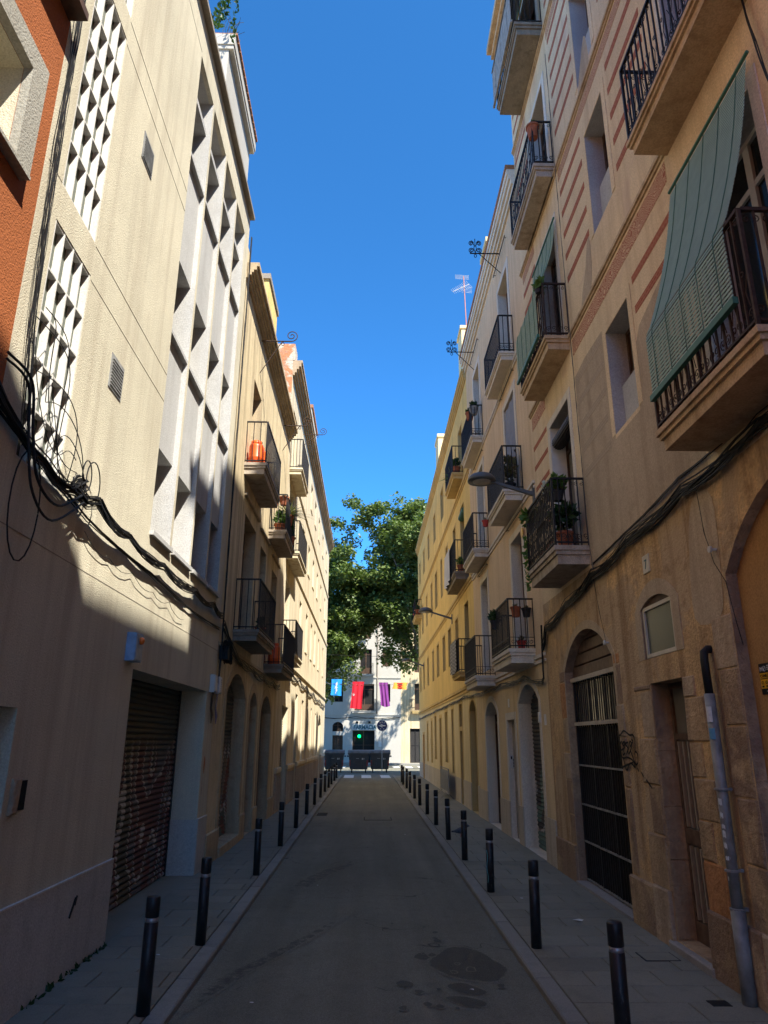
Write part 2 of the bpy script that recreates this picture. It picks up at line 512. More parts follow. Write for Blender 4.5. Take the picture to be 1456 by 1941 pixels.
m, n, l, b = nt('zigzag')
g = n.new('ShaderNodeNewGeometry')
sp = n.new('ShaderNodeSeparateXYZ')
l.new(g.outputs['Position'], sp.inputs[0])


def mth(op, a, bb):
    x = n.new('ShaderNodeMath')
    x.operation = op
    for i, v in enumerate((a, bb)):
        if isinstance(v, (int, float)):
            x.inputs[i].default_value = v
        else:
            l.new(v, x.inputs[i])
    return x.outputs[0]


zz = mth('PINGPONG', sp.outputs[1], 0.14)
zz = mth('ADD', mth('MULTIPLY', sp.outputs[2], 1.0), zz)
zz = mth('FRACT', mth('MULTIPLY', zz, 9.0), 0)
zz = mth('GREATER_THAN', zz, 0.5)
l.new(mix(n, l, zz, (0.02, 0.02, 0.02), (0.5, 0.48, 0.45)), b.inputs['Base Color'])
b.inputs['Roughness'].default_value = 0.9
band_mat('frieze_red', (0.62, 0.42, 0.25), (0.30, 0.07, 0.03), 'scroll')
band_mat('frieze_pale', (0.54, 0.35, 0.20), (0.36, 0.16, 0.085), 'scroll')
band_mat('key_red', (0.46, 0.20, 0.10), (0.30, 0.07, 0.03), 'key')
band_mat('key_grey', (0.47, 0.365, 0.25), (0.34, 0.26, 0.175), 'key')

# ------------------------------------------------------------------ geometry helpers
ORG = {}


class Fr:
    """a facade frame: u along the wall, v up, w out of the wall towards the street"""
    def __init__(s, o, eu, ew):
        s.o, s.eu, s.ev, s.ew = Vector(o), Vector(eu), Vector((0, 0, 1)), Vector(ew)

    def p(s, u, v, w):
        return s.o + s.eu * u + s.ev * v + s.ew * w


XL, XR, YF = -2.60, 3.07, 66.0
FL = Fr((XL, 0, 0), (0, 1, 0), (1, 0, 0))
FR = Fr((XR, 0, 0), (0, 1, 0), (-1, 0, 0))
FF = Fr((0, YF, 0), (1, 0, 0), (0, -1, 0))
FG = Fr((0, 0, 0), (1, 0, 0), (0, 1, 0))      # world axes: u=x, v=z, w=y


class MB:
    def __init__(s):
        s.v, s.f, s.m = [], [], []

    def add(s, vs_, fs, mi=0):
        k = len(s.v)
        s.v += [Vector(x) for x in vs_]
        for f in fs:
            s.f.append([i + k for i in f])
            s.m.append(mi)

    def quad(s, a, b, c, d, mi=0):
        s.add([a, b, c, d], [(0, 1, 2, 3)], mi)

    def poly(s, pts, mi=0):
        s.add(pts, [tuple(range(len(pts)))], mi)

    def box(s, fr, u0, u1, v0, v1, w0, w1, mi=0):
        P = [fr.p(u, v, w) for w in (w0, w1) for v in (v0, v1) for u in (u0, u1)]
        s.add(P, [(0, 1, 3, 2), (4, 6, 7, 5), (0, 4, 5, 1), (2, 3, 7, 6), (0, 2, 6, 4), (1, 5, 7, 3)], mi)
        return s

    def block(s, fr, u0, u1, v0, v1, w0, w1, ch=0.015, mi=0, jit=0.0):
        """a box whose outer face is chamfered (worn stone edges)"""
        j = lambda: rnd.uniform(-jit, jit)
        a = [fr.p(u, v, w0) for v in (v0, v1) for u in (u0, u1)]
        b = [fr.p(u, v, w1 - ch) for v in (v0, v1) for u in (u0, u1)]
        c = [fr.p(u + j(), v + j(), w1 + j()) for v in (v0 + ch, v1 - ch) for u in (u0 + ch, u1 - ch)]
        fs = []
        for x, y in ((0, 4), (4, 8)):
            for i, k in ((0, 1), (1, 3), (3, 2), (2, 0)):
                fs.append((x + i, x + k, y + k, y + i))
        fs.append((8, 9, 11, 10))
        s.add(a + b + c, fs, mi)
        return s

    def tube(s, pts, r, n=5, mi=0, closed=False, cap=True):
        pts = [Vector(p) for p in pts]
        N = len(pts)
        if N < 2:
            return s
        k = len(s.v)
        up = None
        for i, p in enumerate(pts):
            if closed:
                t = pts[(i + 1) % N] - pts[i - 1]
            else:
                t = pts[min(i + 1, N - 1)] - pts[max(i - 1, 0)]
            if t.length < 1e-9:
                t = Vector((0, 0, 1))
            t.normalize()
            if up is None:
                up = Vector((0, 0, 1)) if abs(t.z) < 0.9 else Vector((1, 0, 0))
            a = t.cross(up)
            if a.length < 1e-6:
                a = t.cross(Vector((0.3, 1, 0.2)))
            a.normalize()
            b = a.cross(t)
            up = b
            rr = r[i] if isinstance(r, (list, tuple)) else r
            for j in range(n):
                an = 2 * PI * (j + 0.5) / n
                s.v.append(p + a * (rr * math.cos(an)) + b * (rr * math.sin(an)))
        M = N if closed else N - 1
        for i in range(M):
            for j in range(n):
                i2 = (i + 1) % N
                s.f.append([k + i * n + j, k + i * n + (j + 1) % n, k + i2 * n + (j + 1) % n, k + i2 * n + j])
                s.m.append(mi)
        if cap and not closed:
            s.f.append([k + j for j in range(n)][::-1])
            s.f.append([k + (N - 1) * n + j for j in range(n)])
            s.m += [mi, mi]
        return s

    def lathe(s, c, prof, n=16, mi=0):
        c = Vector(c)
        k = len(s.v)
        for r, z in prof:
            for j in range(n):
                an = 2 * PI * j / n
                s.v.append(c + Vector((r * math.cos(an), r * math.sin(an), z)))
        for i in range(len(prof) - 1):
            for j in range(n):
                s.f.append([k + i * n + j, k + i * n + (j + 1) % n, k + (i + 1) * n + (j + 1) % n, k + (i + 1) * n + j])
                s.m.append(mi)
        s.f.append([k + j for j in range(n)][::-1])
        s.f.append([k + (len(prof) - 1) * n + j for j in range(n)])
        s.m += [mi, mi]
        return s

    def build(s, name, mats, parent=None, smooth=False, kind=None, label=None, fixn=True):
        if isinstance(mats, str):
            mats = [mats]
        org = ORG.get(parent, Vector((0, 0, 0))) if parent else Vector((0, 0, 0))
        me = bpy.data.meshes.new(name)
        me.from_pydata([tuple(x - org) for x in s.v], [], s.f)
        for mm in mats:
            me.materials.append(MAT[mm])
        if len(mats) > 1:
            me.polygons.foreach_set('material_index', s.m)
        if smooth:
            me.polygons.foreach_set('use_smooth', [True] * len(me.polygons))
        if fixn and len(s.f) < 60000:
            bm = bmesh.new()
            bm.from_mesh(me)
            bmesh.ops.recalc_face_normals(bm, faces=bm.faces)
            bm.to_mesh(me)
            bm.free()
        me.update()
        o = bpy.data.objects.new(name, me)
        C.objects.link(o)
        if parent:
            o.parent = parent
        ORG[o] = org
        if kind:
            o['kind'] = kind
        if label:
            o['label'] = label
        return o


def thing(name, label, cat, loc=(0, 0, 0), group=None):
    e = bpy.data.objects.new(name, None)
    e.empty_display_size = 0.2
    C.objects.link(e)
    e.location = loc
    ORG[e] = Vector(loc)
    tag(e, label, cat, group)
    return e


def tag(o, label, cat, group=None):
    o['label'] = label
    o['category'] = cat
    if group:
        o['group'] = group
    return o


def struct(o):
    o['kind'] = 'structure'
    return o


def solo(mb, name, mats, label, cat, loc, group=None, smooth=False):
    """a thing that is one mesh, its origin at its base"""
    for i, v in enumerate(mb.v):
        mb.v[i] = v - Vector(loc)
    o = mb.build(name, mats, None, smooth)
    o.location = loc
    return tag(o, label, cat, group)


def copy_tree(o, parent=None):
    c = o.copy()
    C.objects.link(c)
    c.parent = parent
    ORG[c] = ORG.get(o, Vector((0, 0, 0)))
    for ch in list(o.children):
        copy_tree(ch, c)
    return c


def text_mesh(s, size, extrude=0.002, align='LEFT', bold=0.0):
    cu = bpy.data.curves.new('t', 'FONT')
    cu.body = s
    cu.size = size
    cu.extrude = extrude
    cu.align_x = align
    cu.resolution_u = 3
    cu.offset = bold
    o = bpy.data.objects.new('t', cu)
    C.objects.link(o)
    dg = bpy.context.evaluated_depsgraph_get()
    me = bpy.data.meshes.new_from_object(o.evaluated_get(dg))
    vs_ = [v.co.copy() for v in me.vertices]
    fs = [list(p.vertices) for p in me.polygons]
    bpy.data.objects.remove(o, do_unlink=True)
    bpy.data.curves.remove(cu)
    bpy.data.meshes.remove(me)
    return vs_, fs


def add_text(mb, fr, s, size, u, v, w, flip=1, mi=0, sx=1.0, align='LEFT', rot=0.0, bold=0.0):
    vs_, fs = text_mesh(s, size, 0.002, align, bold)
    cr, sr = math.cos(rot), math.sin(rot)
    out = []
    for p in vs_:
        x, y = p.x * sx, p.y
        x, y = x * cr - y * sr, x * sr + y * cr
        out.append(fr.p(u + flip * x, v + y, w + p.z))
    mb.add(out, fs, mi)


def spiral(fr, u, v, w, r, turns=1.4, a0=0.0, sgn=1, n=14, shrink=0.12):
    out = []
    for i in range(n + 1):
        t = i / n
        rr = r * (1 - t * (1 - shrink))
        a = a0 + sgn * t * turns * 2 * PI
        out.append(fr.p(u + rr * math.cos(a), v + rr * math.sin(a), w))
    return out


def spiral_side(fr, u, v, w, r, turns=1.4, a0=0.0, sgn=1, n=14, shrink=0.12):
    out = []
    for i in range(n + 1):
        t = i / n
        rr = r * (1 - t * (1 - shrink))
        a = a0 + sgn * t * turns * 2 * PI
        out.append(fr.p(u, v + rr * math.sin(a), w + rr * math.cos(a)))
    return out


# ------------------------------------------------------------------ facades
def wall(mb, fr, u0, u1, v0, v1, ops, mi=0, mr=1, wz=0.0):
    """wall sheet with real openings: ops = (a,b,c,d,depth,arch_rise)"""
    us = sorted(set([u0, u1] + [x for o in ops for x in (o[0], o[1]) if u0 < x < u1]))
    zs = sorted(set([v0, v1] + [x for o in ops for x in (o[2], o[3]) if v0 < x < v1]))
    for i in range(len(us) - 1):
        for j in range(len(zs) - 1):
            uc, vc = (us[i] + us[i + 1]) / 2, (zs[j] + zs[j + 1]) / 2
            if any(o[0] < uc < o[1] and o[2] < vc < o[3] for o in ops):
                continue
            mb.quad(fr.p(us[i], zs[j], wz), fr.p(us[i + 1], zs[j], wz), fr.p(us[i + 1], zs[j + 1], wz), fr.p(us[i], zs[j + 1], wz), mi)
    for a, b, c, d, dep, arch in ops:
        sp = d - arch
        q = lambda x: wz - dep if x else wz
        mb.quad(fr.p(a, c, wz), fr.p(a, sp, wz), fr.p(a, sp, wz - dep), fr.p(a, c, wz - dep), mr)
        mb.quad(fr.p(b, c, wz), fr.p(b, c, wz - dep), fr.p(b, sp, wz - dep), fr.p(b, sp, wz), mr)
        mb.quad(fr.p(a, c, wz), fr.p(a, c, wz - dep), fr.p(b, c, wz - dep), fr.p(b, c, wz), mr)
        if arch <= 0:
            mb.quad(fr.p(a, d, wz), fr.p(b, d, wz), fr.p(b, d, wz - dep), fr.p(a, d, wz - dep), mr)
        else:
            n = 12
            pts = arch_pts(a, b, d, arch, n)
            for i in range(n):
                (x0, z0), (x1, z1) = pts[i], pts[i + 1]
                mb.quad(fr.p(x0, z0, wz), fr.p(x1, z1, wz), fr.p(x1, d, wz), fr.p(x0, d, wz), mi)
                mb.quad(fr.p(x0, z0, wz), fr.p(x0, z0, wz - dep), fr.p(x1, z1, wz - dep), fr.p(x1, z1, wz), mr)


def arch_pts(a, b, d, rise, n=12):
    h = (b - a) / 2
    R_ = (h * h + rise * rise) / (2 * rise)
    cu, cz = (a + b) / 2, d - R_
    out = []
    for i in range(n + 1):
        x = a + (b - a) * i / n
        out.append((x, cz + math.sqrt(max(0, R_ * R_ - (x - cu) ** 2))))
    return out


def shell(mb, fr, u0, u1, v0, v1, back, mi=0, wz=0.0):
    """the other sides of the building: roof, ends, rear"""
    A = lambda u, v, w: fr.p(u, v, w)
    mb.quad(A(u0, v1, wz), A(u1, v1, wz), A(u1, v1, -back), A(u0, v1, -back), mi)
    mb.quad(A(u0, v0, wz), A(u0, v1, wz), A(u0, v1, -back), A(u0, v0, -back), mi)
    mb.quad(A(u1, v0, wz), A(u1, v0, -back), A(u1, v1, -back), A(u1, v1, wz), mi)
    mb.quad(A(u0, v0, -back), A(u0, v1, -back), A(u1, v1, -back), A(u1, v0, -back), mi)


def surround(par, fr, a, b, c, d, arch, wd, w1, mat, name='surround', bottom=None):
    """raised band round an opening"""
    mb = MB()
    z0 = c if bottom is None else bottom
    sp = d - arch
    mb.box(fr, a - wd, a - 0.002, z0, sp, 0.0, w1)
    mb.box(fr, b + 0.002, b + wd, z0, sp, 0.0, w1)
    if arch <= 0:
        mb.box(fr, a - wd, b + wd, d + 0.002, d + wd, 0.0, w1)
    else:
        n = 12
        pi_ = arch_pts(a, b, d, arch, n)
        po = arch_pts(a - wd, b + wd, d + wd, arch + wd, n)
        for i in range(n):
            v8 = []
            for w in (0.0, w1):
                v8 += [fr.p(*pi_[i], w), fr.p(*pi_[i + 1], w), fr.p(*po[i + 1], w), fr.p(*po[i], w)]
            mb.add(v8, [(4, 5, 6, 7), (0, 1, 5, 4), (3, 7, 6, 2)])
    return mb.build(name, mat, par)


def window(par, fr, a, b, c, d, dep, kind='win', fm='wood_brown', pane='glass', name=None):
    """fills an opening with a real leaf at its depth: frame, glazing bars and pane, or slats / boards"""
    wz = -dep
    mb = MB()
    t = 0.05
    if kind in ('win', 'french'):
        mb.box(fr, a, b, d - t, d, wz, wz + 0.05)
        mb.box(fr, a, b, c, c + t, wz, wz + 0.05)
        mb.box(fr, a, a + t, c + t, d - t, wz, wz + 0.05)
        mb.box(fr, b - t, b, c + t, d - t, wz, wz + 0.05)
        m_ = (a + b) / 2
        mb.box(fr, m_ - 0.045, m_ + 0.045, c + t, d - t, wz, wz + 0.045)
        if kind == 'french':
            mb.box(fr, a + t, m_ - 0.045, c + t, c + 0.55, wz, wz + 0.03)
            mb.box(fr, m_ + 0.045, b - t, c + t, c + 0.55, wz, wz + 0.03)
            mb.box(fr, a + t, b - t, d - 0.5, d - 0.44, wz, wz + 0.042)
        else:
            z = (c + d) / 2 + 0.12
            mb.box(fr, a + t, b - t, z - 0.02, z + 0.02, wz, wz + 0.042)
        o = mb.build(name or ('balcony_door' if kind == 'french' else 'window'), fm, par)
        g = MB()
        g.box(fr, a + 0.01, b - 0.01, c + 0.01, d - 0.01, wz + 0.004, wz + 0.016)
        g.build('pane', pane, o)
        return o
    if kind == 'louvre':
        m_ = (a + b) / 2
        for x0, x1 in ((a, m_ - 0.006), (m_ + 0.006, b)):
            mb.box(fr, x0, x0 + 0.05, c, d, wz, wz + 0.045)
            mb.box(fr, x1 - 0.05, x1, c, d, wz, wz + 0.045)
            for z in (c, (c + d) / 2 - 0.03, d - 0.06):
                mb.box(fr, x0 + 0.05, x1 - 0.05, z, z + 0.06, wz, wz + 0.045)
        z = c + 0.08
        while z < d - 0.08:
            for x0, x1 in ((a, m_ - 0.006), (m_ + 0.006, b)):
                A = [fr.p(x0 + 0.05, z, wz + 0.04), fr.p(x1 - 0.05, z, wz + 0.04), fr.p(x1 - 0.05, z + 0.045, wz + 0.008), fr.p(x0 + 0.05, z + 0.045, wz + 0.008)]
                mb.add(A, [(0, 1, 2, 3)])
            z += 0.055
        mb.box(fr, a, b, c, d, wz - 0.02, wz)
        return mb.build(name or 'shutter', fm, par)
    if kind == 'roller':
        z = c
        while z < d - 0.01:
            h = min(0.075, d - z)
            A = [fr.p(a, z, wz + 0.012), fr.p(b, z, wz + 0.012), fr.p(b, z + h * 0.45, wz + 0.032), fr.p(a, z + h * 0.45, wz + 0.032),
                 fr.p(b, z + h * 0.9, wz + 0.012), fr.p(a, z + h * 0.9, wz + 0.012), fr.p(b, z + h, wz), fr.p(a, z + h, wz)]
            mb.add(A, [(0, 1, 2, 3), (3, 2, 4, 5), (5, 4, 6, 7)])
            z += 0.075
        mb.box(fr, a, b, c, d, wz - 0.03, wz - 0.01)
        return mb.build(name or 'roller_shutter', fm, par)
    if kind == 'boards':
        k = max(2, int(round((b - a) / 0.3)))
        for i in range(k):
            x0 = a + (b - a) * i / k
            x1 = a + (b - a) * (i + 1) / k
            mb.block(fr, x0 + 0.004, x1 - 0.004, c, d, wz - 0.02, wz + 0.03, 0.012)
            mb.block(fr, x0 + 0.05, x1 - 0.05, c + 0.1, c + (d - c) * 0.4, wz + 0.02, wz + 0.045, 0.012)
            mb.block(fr, x0 + 0.05, x1 - 0.05, c + (d - c) * 0.47, d - 0.1, wz + 0.02, wz + 0.045, 0.012)
        return mb.build(name or 'door', fm, par)
    # plain closed panel
    mb.box(fr, a, b, c, d, wz - 0.03, wz)
    return mb.build(name or 'panel', fm, par)


def cornice(par, fr, u0, u1, z0, steps, mat, name='cornice', ends=0.0):
    mb = MB()
    z = z0
    for i, (h, w) in enumerate(steps):
        mb.box(fr, u0 - ends * w, u1 + ends * w, z, z + h, -0.05, w)
        z += h
    return mb.build(name, mat, par)


def railing(mb, fr, u0, u1, z, h, d, style, r=0.0075, gap=0.105):
    """iron balustrade on three sides: front at w=d, returns at u0 and u1"""
    bx = lambda a, b_, c, e, f, g: mb.box(fr, a, b_, c, e, f, g)
    # top and bottom rails
    for zz, t in ((z + h, 0.014), (z + 0.05, 0.010)):
        bx(u0, u1, zz - t, zz + t, d - 0.016, d + 0.016)
        bx(u0 - 0.014, u0 + 0.014, zz - t, zz + t, 0, d - 0.016)
        bx(u1 - 0.014, u1 + 0.014, zz - t, zz + t, 0, d - 0.016)
    n = max(3, int(round((u1 - u0) / gap)))
    for i in range(n + 1):
        u = u0 + (u1 - u0) * i / n
        rr = r * (1.7 if i in (0, n) else 1)
        bx(u - rr, u + rr, z, z + h, d - rr, d + rr)
    ns = max(2, int(round(d / gap)))
    for s_ in (u0, u1):
        for i in range(ns):
            w = d * (i + 0.0) / ns + 0.01
            bx(s_ - r, s_ + r, z, z + h, w - r, w + r)
    if style == 'rings':       # C-scrolls along the foot
        k = max(4, int(round((u1 - u0) / 0.21)))
        for i in range(k):
            u = u0 + (u1 - u0) * (i + 0.5) / k
            for sg in (1, -1):
                mb.tube(spiral(fr, u + sg * 0.052, z + 0.13, d, 0.05, 1.3, PI / 2 * (1 + sg) - 0.6 * sg, sg, 12), 0.005, 3)
        ks = max(1, int(round(d / 0.2)))
        for s_ in (u0, u1):
            for i in range(ks):
                w = d * (i + 0.5) / ks
                for sg in (1, -1):
                    mb.tube(spiral_side(fr, s_, z + 0.13, w + sg * 0.05, 0.048, 1.3, PI / 2 * (1 + sg) - 0.6 * sg, sg, 12), 0.006, 3)
        bx(u0, u1, z + 0.2, z + 0.21, d - 0.006, d + 0.006)
        for s_ in (u0, u1):
            bx(s_ - 0.006, s_ + 0.006, z + 0.2, z + 0.21, 0, d)
    if style in ('ornate', 'twist'):
        k = max(4, int(round((u1 - u0) / 0.17)))
        for i in range(k):
            u = u0 + (u1 - u0) * (i + 0.5) / k
            for sg in (1, -1):
                mb.tube(spiral(fr, u + sg * 0.035, z + 0.14, d, 0.045, 1.4, PI * 1.5, sg, 12), 0.005, 3)
                mb.tube([fr.p(u + sg * 0.04, z + 0.19, d), fr.p(u + sg * 0.012, z + 0.32, d), fr.p(u + sg * 0.055, z + 0.44, d)], 0.005, 3)
                mb.tube(spiral(fr, u + sg * 0.03, z + h - 0.07, d, 0.032, 1.3, PI * 0.5, -sg, 10), 0.0045, 3)
            mb.tube(spiral(fr, u, z + 0.47, d, 0.025, 1.0, 0, 1, 8, 0.6), 0.005, 3)
        ks = max(1, int(round(d / 0.17)))
        for s_ in (u0, u1):
            for i in range(ks):
                w = d * (i + 0.5) / ks
                for sg in (1, -1):
                    mb.tube(spiral_side(fr, s_, z + 0.14, w + sg * 0.038, 0.045, 1.4, PI * 1.5, sg, 12), 0.006, 3)
                    mb.tube(spiral_side(fr, s_, z + h - 0.08, w + sg * 0.034, 0.034, 1.3, PI * 0.5, -sg, 10), 0.005, 3)
    if style == 'twist':       # bulged twisted balusters
        for i in range(n):
            u = u0 + (u1 - u0) * (i + 0.5) / n
            pts = []
            for j in range(13):
                t = j / 12
                a = t * PI * 5
                pts.append(fr.p(u + 0.016 * math.cos(a), z + 0.05 + t * (h - 0.1), d + 0.016 * math.sin(a)))
            mb.tube(pts, 0.006, 3)


def balcony(par, fr, u0, u1, zb, zt, d, h=0.98, style='plain', slab='slab_stone', iron='iron', drop=0.05, gap=0.105):
    mb = MB()
    t = zt - zb
    mb.box(fr, u0 + drop, u1 - drop, zb, zb + t * 0.52, -0.03, d - drop)
    mb.box(fr, u0 + drop * 0.45, u1 - drop * 0.45, zb + t * 0.52, zb + t * 0.74, -0.03, d - drop * 0.45)
    mb.box(fr, u0, u1, zb + t * 0.74, zt, -0.03, d)
    o = mb.build('balcony', slab, par)
    r = MB()
    railing(r, fr, u0 + 0.03, u1 - 0.03, zt, h, d - 0.03, style, gap=gap)
    r.build('railing', iron, o)
    return o

# ------------------------------------------------------------------ ground
mb = MB()
mb.quad((-400, -400, -0.03), (400, -400, -0.03), (400, 600, -0.03), (-400, 600, -0.03))
struct(mb.build('ground', 'asphalt'))
mb = MB()
mb.quad((-1.46, -30, 0), (1.46, -30, 0), (1.46, 43.4, 0), (-1.46, 43.4, 0))
mb.quad((-60, 43.4, 0), (60, 43.4, 0), (60, 63.2, 0), (-60, 63.2, 0))
road = struct(mb.build('road', 'asphalt'))


def blob(pts, n=4, jit=0.0, seed=1):
    """closed smooth outline through pts"""
    r_ = random.Random(seed)
    out = []
    N = len(pts)
    for i in range(N):
        p0, p1, p2, p3 = [Vector(pts[(i + k) % N]) for k in (-1, 0, 1, 2)]
        for j in range(n):
            t = j / n
            q = 0.5 * ((2 * p1) + (-p0 + p2) * t + (2 * p0 - 5 * p1 + 4 * p2 - p3) * t * t + (-p0 + 3 * p1 - 3 * p2 + p3) * t ** 3)
            out.append((q.x + r_.uniform(-jit, jit), q.y + r_.uniform(-jit, jit)))
    return out


PZ = [.0035]


def soft_patch(ring, amount, rim, name='wet_patch'):
    """damp patch: asphalt whose 'wet' value fades to nothing at the rim"""
    cx = sum(p[0] for p in ring) / len(ring)
    cy = sum(p[1] for p in ring) / len(ring)
    N = len(ring)
    PZ[0] += .00015
    zz_ = PZ[0]
    vs_, val = [], []
    for f, v in ((1.0 + rim, 0.0), (1.0, amount * .5), (1.0 - rim, amount), (.35, amount)):
        for x, y in ring:
            vs_.append((cx + (x - cx) * f, cy + (y - cy) * f, zz_))
            val.append(v)
    vs_.append((cx, cy, zz_))
    val.append(amount)
    m_ = MB()
    fs = []
    for k in range(3):
        for i in range(N):
            fs.append((k * N + i, k * N + (i + 1) % N, (k + 1) * N + (i + 1) % N, (k + 1) * N + i))
    for i in range(N):
        fs.append((3 * N + i, 3 * N + (i + 1) % N, 4 * N))
    m_.add(vs_, fs)
    o = m_.build(name, 'asphalt', road)
    at = o.data.attributes.new('wet', 'FLOAT', 'POINT')
    at.data.foreach_set('value', val)
    return o


for k, pts in enumerate([
    [(.62, 7.73), (.7, 7.9), (.83, 8.13), (.94, 8.2), (1.09, 8.1), (1.17, 7.94), (1.22, 7.73), (1.28, 7.56), (1.28, 7.39), (1.19, 7.22), (1.11, 7.13), (.96, 7.17), (.85, 7.22), (.74, 7.33), (.64, 7.53)],
    [(.71, 7.01), (.83, 7.08), (.93, 6.98), (1.01, 6.85), (.96, 6.78), (.86, 6.8), (.76, 6.88)],
    [(.66, 6.71), (.78, 6.74), (.92, 6.66), (.97, 6.57), (.92, 6.5), (.78, 6.54)],
    [(.27, 7.08), (.33, 7.15), (.41, 7.07), (.38, 6.98), (.3, 6.98)],
    [(.48, 7.9), (.55, 7.99), (.62, 7.86), (.58, 7.77), (.49, 7.81)],
    [(-1.44, 6.3), (-1.2, 6.9), (-.95, 7.6), (-.62, 8.4), (-.3, 9.3), (-.36, 9.35), (-.72, 8.5), (-1.05, 7.75), (-1.25, 7.35), (-1.4, 6.9)],
    [(-1.15, 11.0), (-.98, 11.9), (-.62, 12.9), (-.2, 13.5), (-.12, 13.35), (-.5, 12.5), (-.72, 11.7), (-.9, 11.1)]]):
    soft_patch(blob(pts, 4), 1.0 if k < 5 else .45, .14 if k < 5 else .3)
for k in range(16):
    x, y, r_ = rnd.uniform(.2, 1.2), rnd.uniform(6.3, 9.2), rnd.uniform(.012, .04)
    soft_patch([(x + r_ * math.cos(a * PI / 4) * rnd.uniform(.7, 1.3), y + 1.6 * r_ * math.sin(a * PI / 4)) for a in range(8)], .9, .5, 'wet_spot')
# utility cover in the carriageway, gully at the kerb
mb = MB()
mb.box(FG, -.08, .66, 0.0, .006, 20.2, 21.0)
mc = mb.build('manhole_frame', 'cover_iron', road)
mb = MB()
mb.box(FG, -.055, .635, 0.003, .009, 20.23, 20.97)
mb.build('manhole_cover', 'asphalt', mc)
# zebra bars
for x0 in (-1.32, -.32, .78):
    mb = MB()
    mb.poly([(x0, 42.0, .004), (x0 + .55, 42.0, .004), (x0 + .52, 45.4, .004), (x0 - .03, 45.4, .004)])
    mb.build('crossing_stripe', 'paint_white', road)
for x0 in (-3.2, -2.2, 2.0, 3.0, 4.0):
    mb = MB()
    mb.poly([(x0, 57.2, .004), (x0 + .5, 57.2, .004), (x0 + .5, 60.6, .004), (x0, 60.6, .004)])
    mb.build('crossing_stripe', 'paint_white', road)


def pavement(name, x_in, x_out, sg, seed):
    """x_in: wall side, x_out: kerb inner edge; slabs and kerb stones as pieces near the camera"""
    r_ = random.Random(seed)
    mb = MB()
    lo, hi = sorted((x_in, x_out + sg * 0.158))
    mb.box(FG, lo, hi, -0.02, 0.046, -30, 43.2)
    base = struct(mb.build(name, 'paving_bed'))
    far = MB()
    row = 0
    y = 3.2
    lo2, hi2 = sorted((x_in, x_out))
    tile = {}
    while y < 43.1:
        x = lo2 + 0.003 - (row % 2) * 0.3
        while x < hi2 - 0.02:
            a, b = max(x, lo2 + 0.003), min(x + 0.591, hi2 - 0.004)
            if b - a > 0.03:
                dz = r_.uniform(-0.0015, 0.0015)
                if y < 13.2:
                    key = (round(b - a, 3))
                    if key not in tile:
                        t = MB()
                        w_, l_, h_, c_ = b - a, 0.391, 0.016, 0.004
                        t.add([(0, 0, 0), (w_, 0, 0), (w_, l_, 0), (0, l_, 0), (0, 0, h_ - c_), (w_, 0, h_ - c_), (w_, l_, h_ - c_), (0, l_, h_ - c_),
                               (c_, c_, h_), (w_ - c_, c_, h_), (w_ - c_, l_ - c_, h_), (c_, l_ - c_, h_)],
                              [(0, 1, 5, 4), (1, 2, 6, 5), (2, 3, 7, 6), (3, 0, 4, 7), (4, 5, 9, 8), (5, 6, 10, 9), (6, 7, 11, 10), (7, 4, 8, 11), (8, 9, 10, 11)])
                        o = t.build('paving_stone', 'paving', base)
                        tile[key] = o
                    else:
                        o = tile[key].copy()
                        C.objects.link(o)
                        o.parent = base
                    o.location = (a, y, 0.045 + dz)
                else:
                    far.box(FG, a, b, 0.044, 0.061 + dz, y, y + 0.394)
            x += 0.6
        y += 0.4
        row += 1
    y = -6.0
    while y < 3.1:
        far.box(FG, lo2 + .003, hi2 - .004, 0.044, 0.06, y, y + 0.394)
        y += 0.4
    far.build('paving_stone_run', 'paving', base, kind='stuff')
    # kerb stones
    proto = None
    y = -6.0
    e0, e1 = sorted((x_out + sg * 0.002, x_out + sg * 0.16))
    while y < 43.1:
        if proto is None:
            t = MB()
            c_ = 0.012
            t.add([(e0, 0, -.02), (e1, 0, -.02), (e1, .994, -.02), (e0, .994, -.02), (e0, 0, .06 - c_), (e1, 0, .06 - c_), (e1, .994, .06 - c_), (e0, .994, .06 - c_),
                   (e0 + c_, .003, .062), (e1 - c_, .003, .062), (e1 - c_, .991, .062), (e0 + c_, .991, .062)],
                  [(0, 1, 5, 4), (1, 2, 6, 5), (2, 3, 7, 6), (3, 0, 4, 7), (4, 5, 9, 8), (5, 6, 10, 9), (6, 7, 11, 10), (7, 4, 8, 11), (8, 9, 10, 11)])
            proto = o = t.build('kerb_stone', 'kerb', base)
        else:
            o = proto.copy()
            C.objects.link(o)
            o.parent = base
        o.location = (r_.uniform(-.002, .002), y, r_.uniform(-.0015, .0015))
        y += 1.0
    return base


pav_l = pavement('pavement_left', XL, -1.612, 1, 3)
pav_r = pavement('pavement_right', XR, 1.622, -1, 4)
# covers let into the pavements
for (x0, x1, y0, y1, m_) in ((2.60, 2.93, 7.48, 7.76, 'paving'), (2.68, 2.83, 6.30, 6.43, 'rubber')):
    mb = MB()
    mb.box(FG, x0, x1, .055, .0655, y0, y1)
    ac = mb.build('cover_frame', 'cover_iron', pav_r)
    mb = MB()
    mb.box(FG, x0 + .012, x1 - .012, .06, .0672, y0 + .012, y1 - .012)
    mb.build('access_cover', m_, ac)
mb = MB()
mb.box(FG, -1.40, -1.12, 0, .006, 21.4, 22.15)
for i in range(6):
    mb.box(FG, -1.38 + i * .046, -1.365 + i * .046, .006, .012, 21.43, 22.12)
mb.build('gully_grate', 'cover_iron', road)
# far pavement in front of the pharmacy
mb = MB()
mb.box(FG, -40, 40, -.02, .12, 63.2, 66.0)
struct(mb.build('pavement_far', 'kerb'))

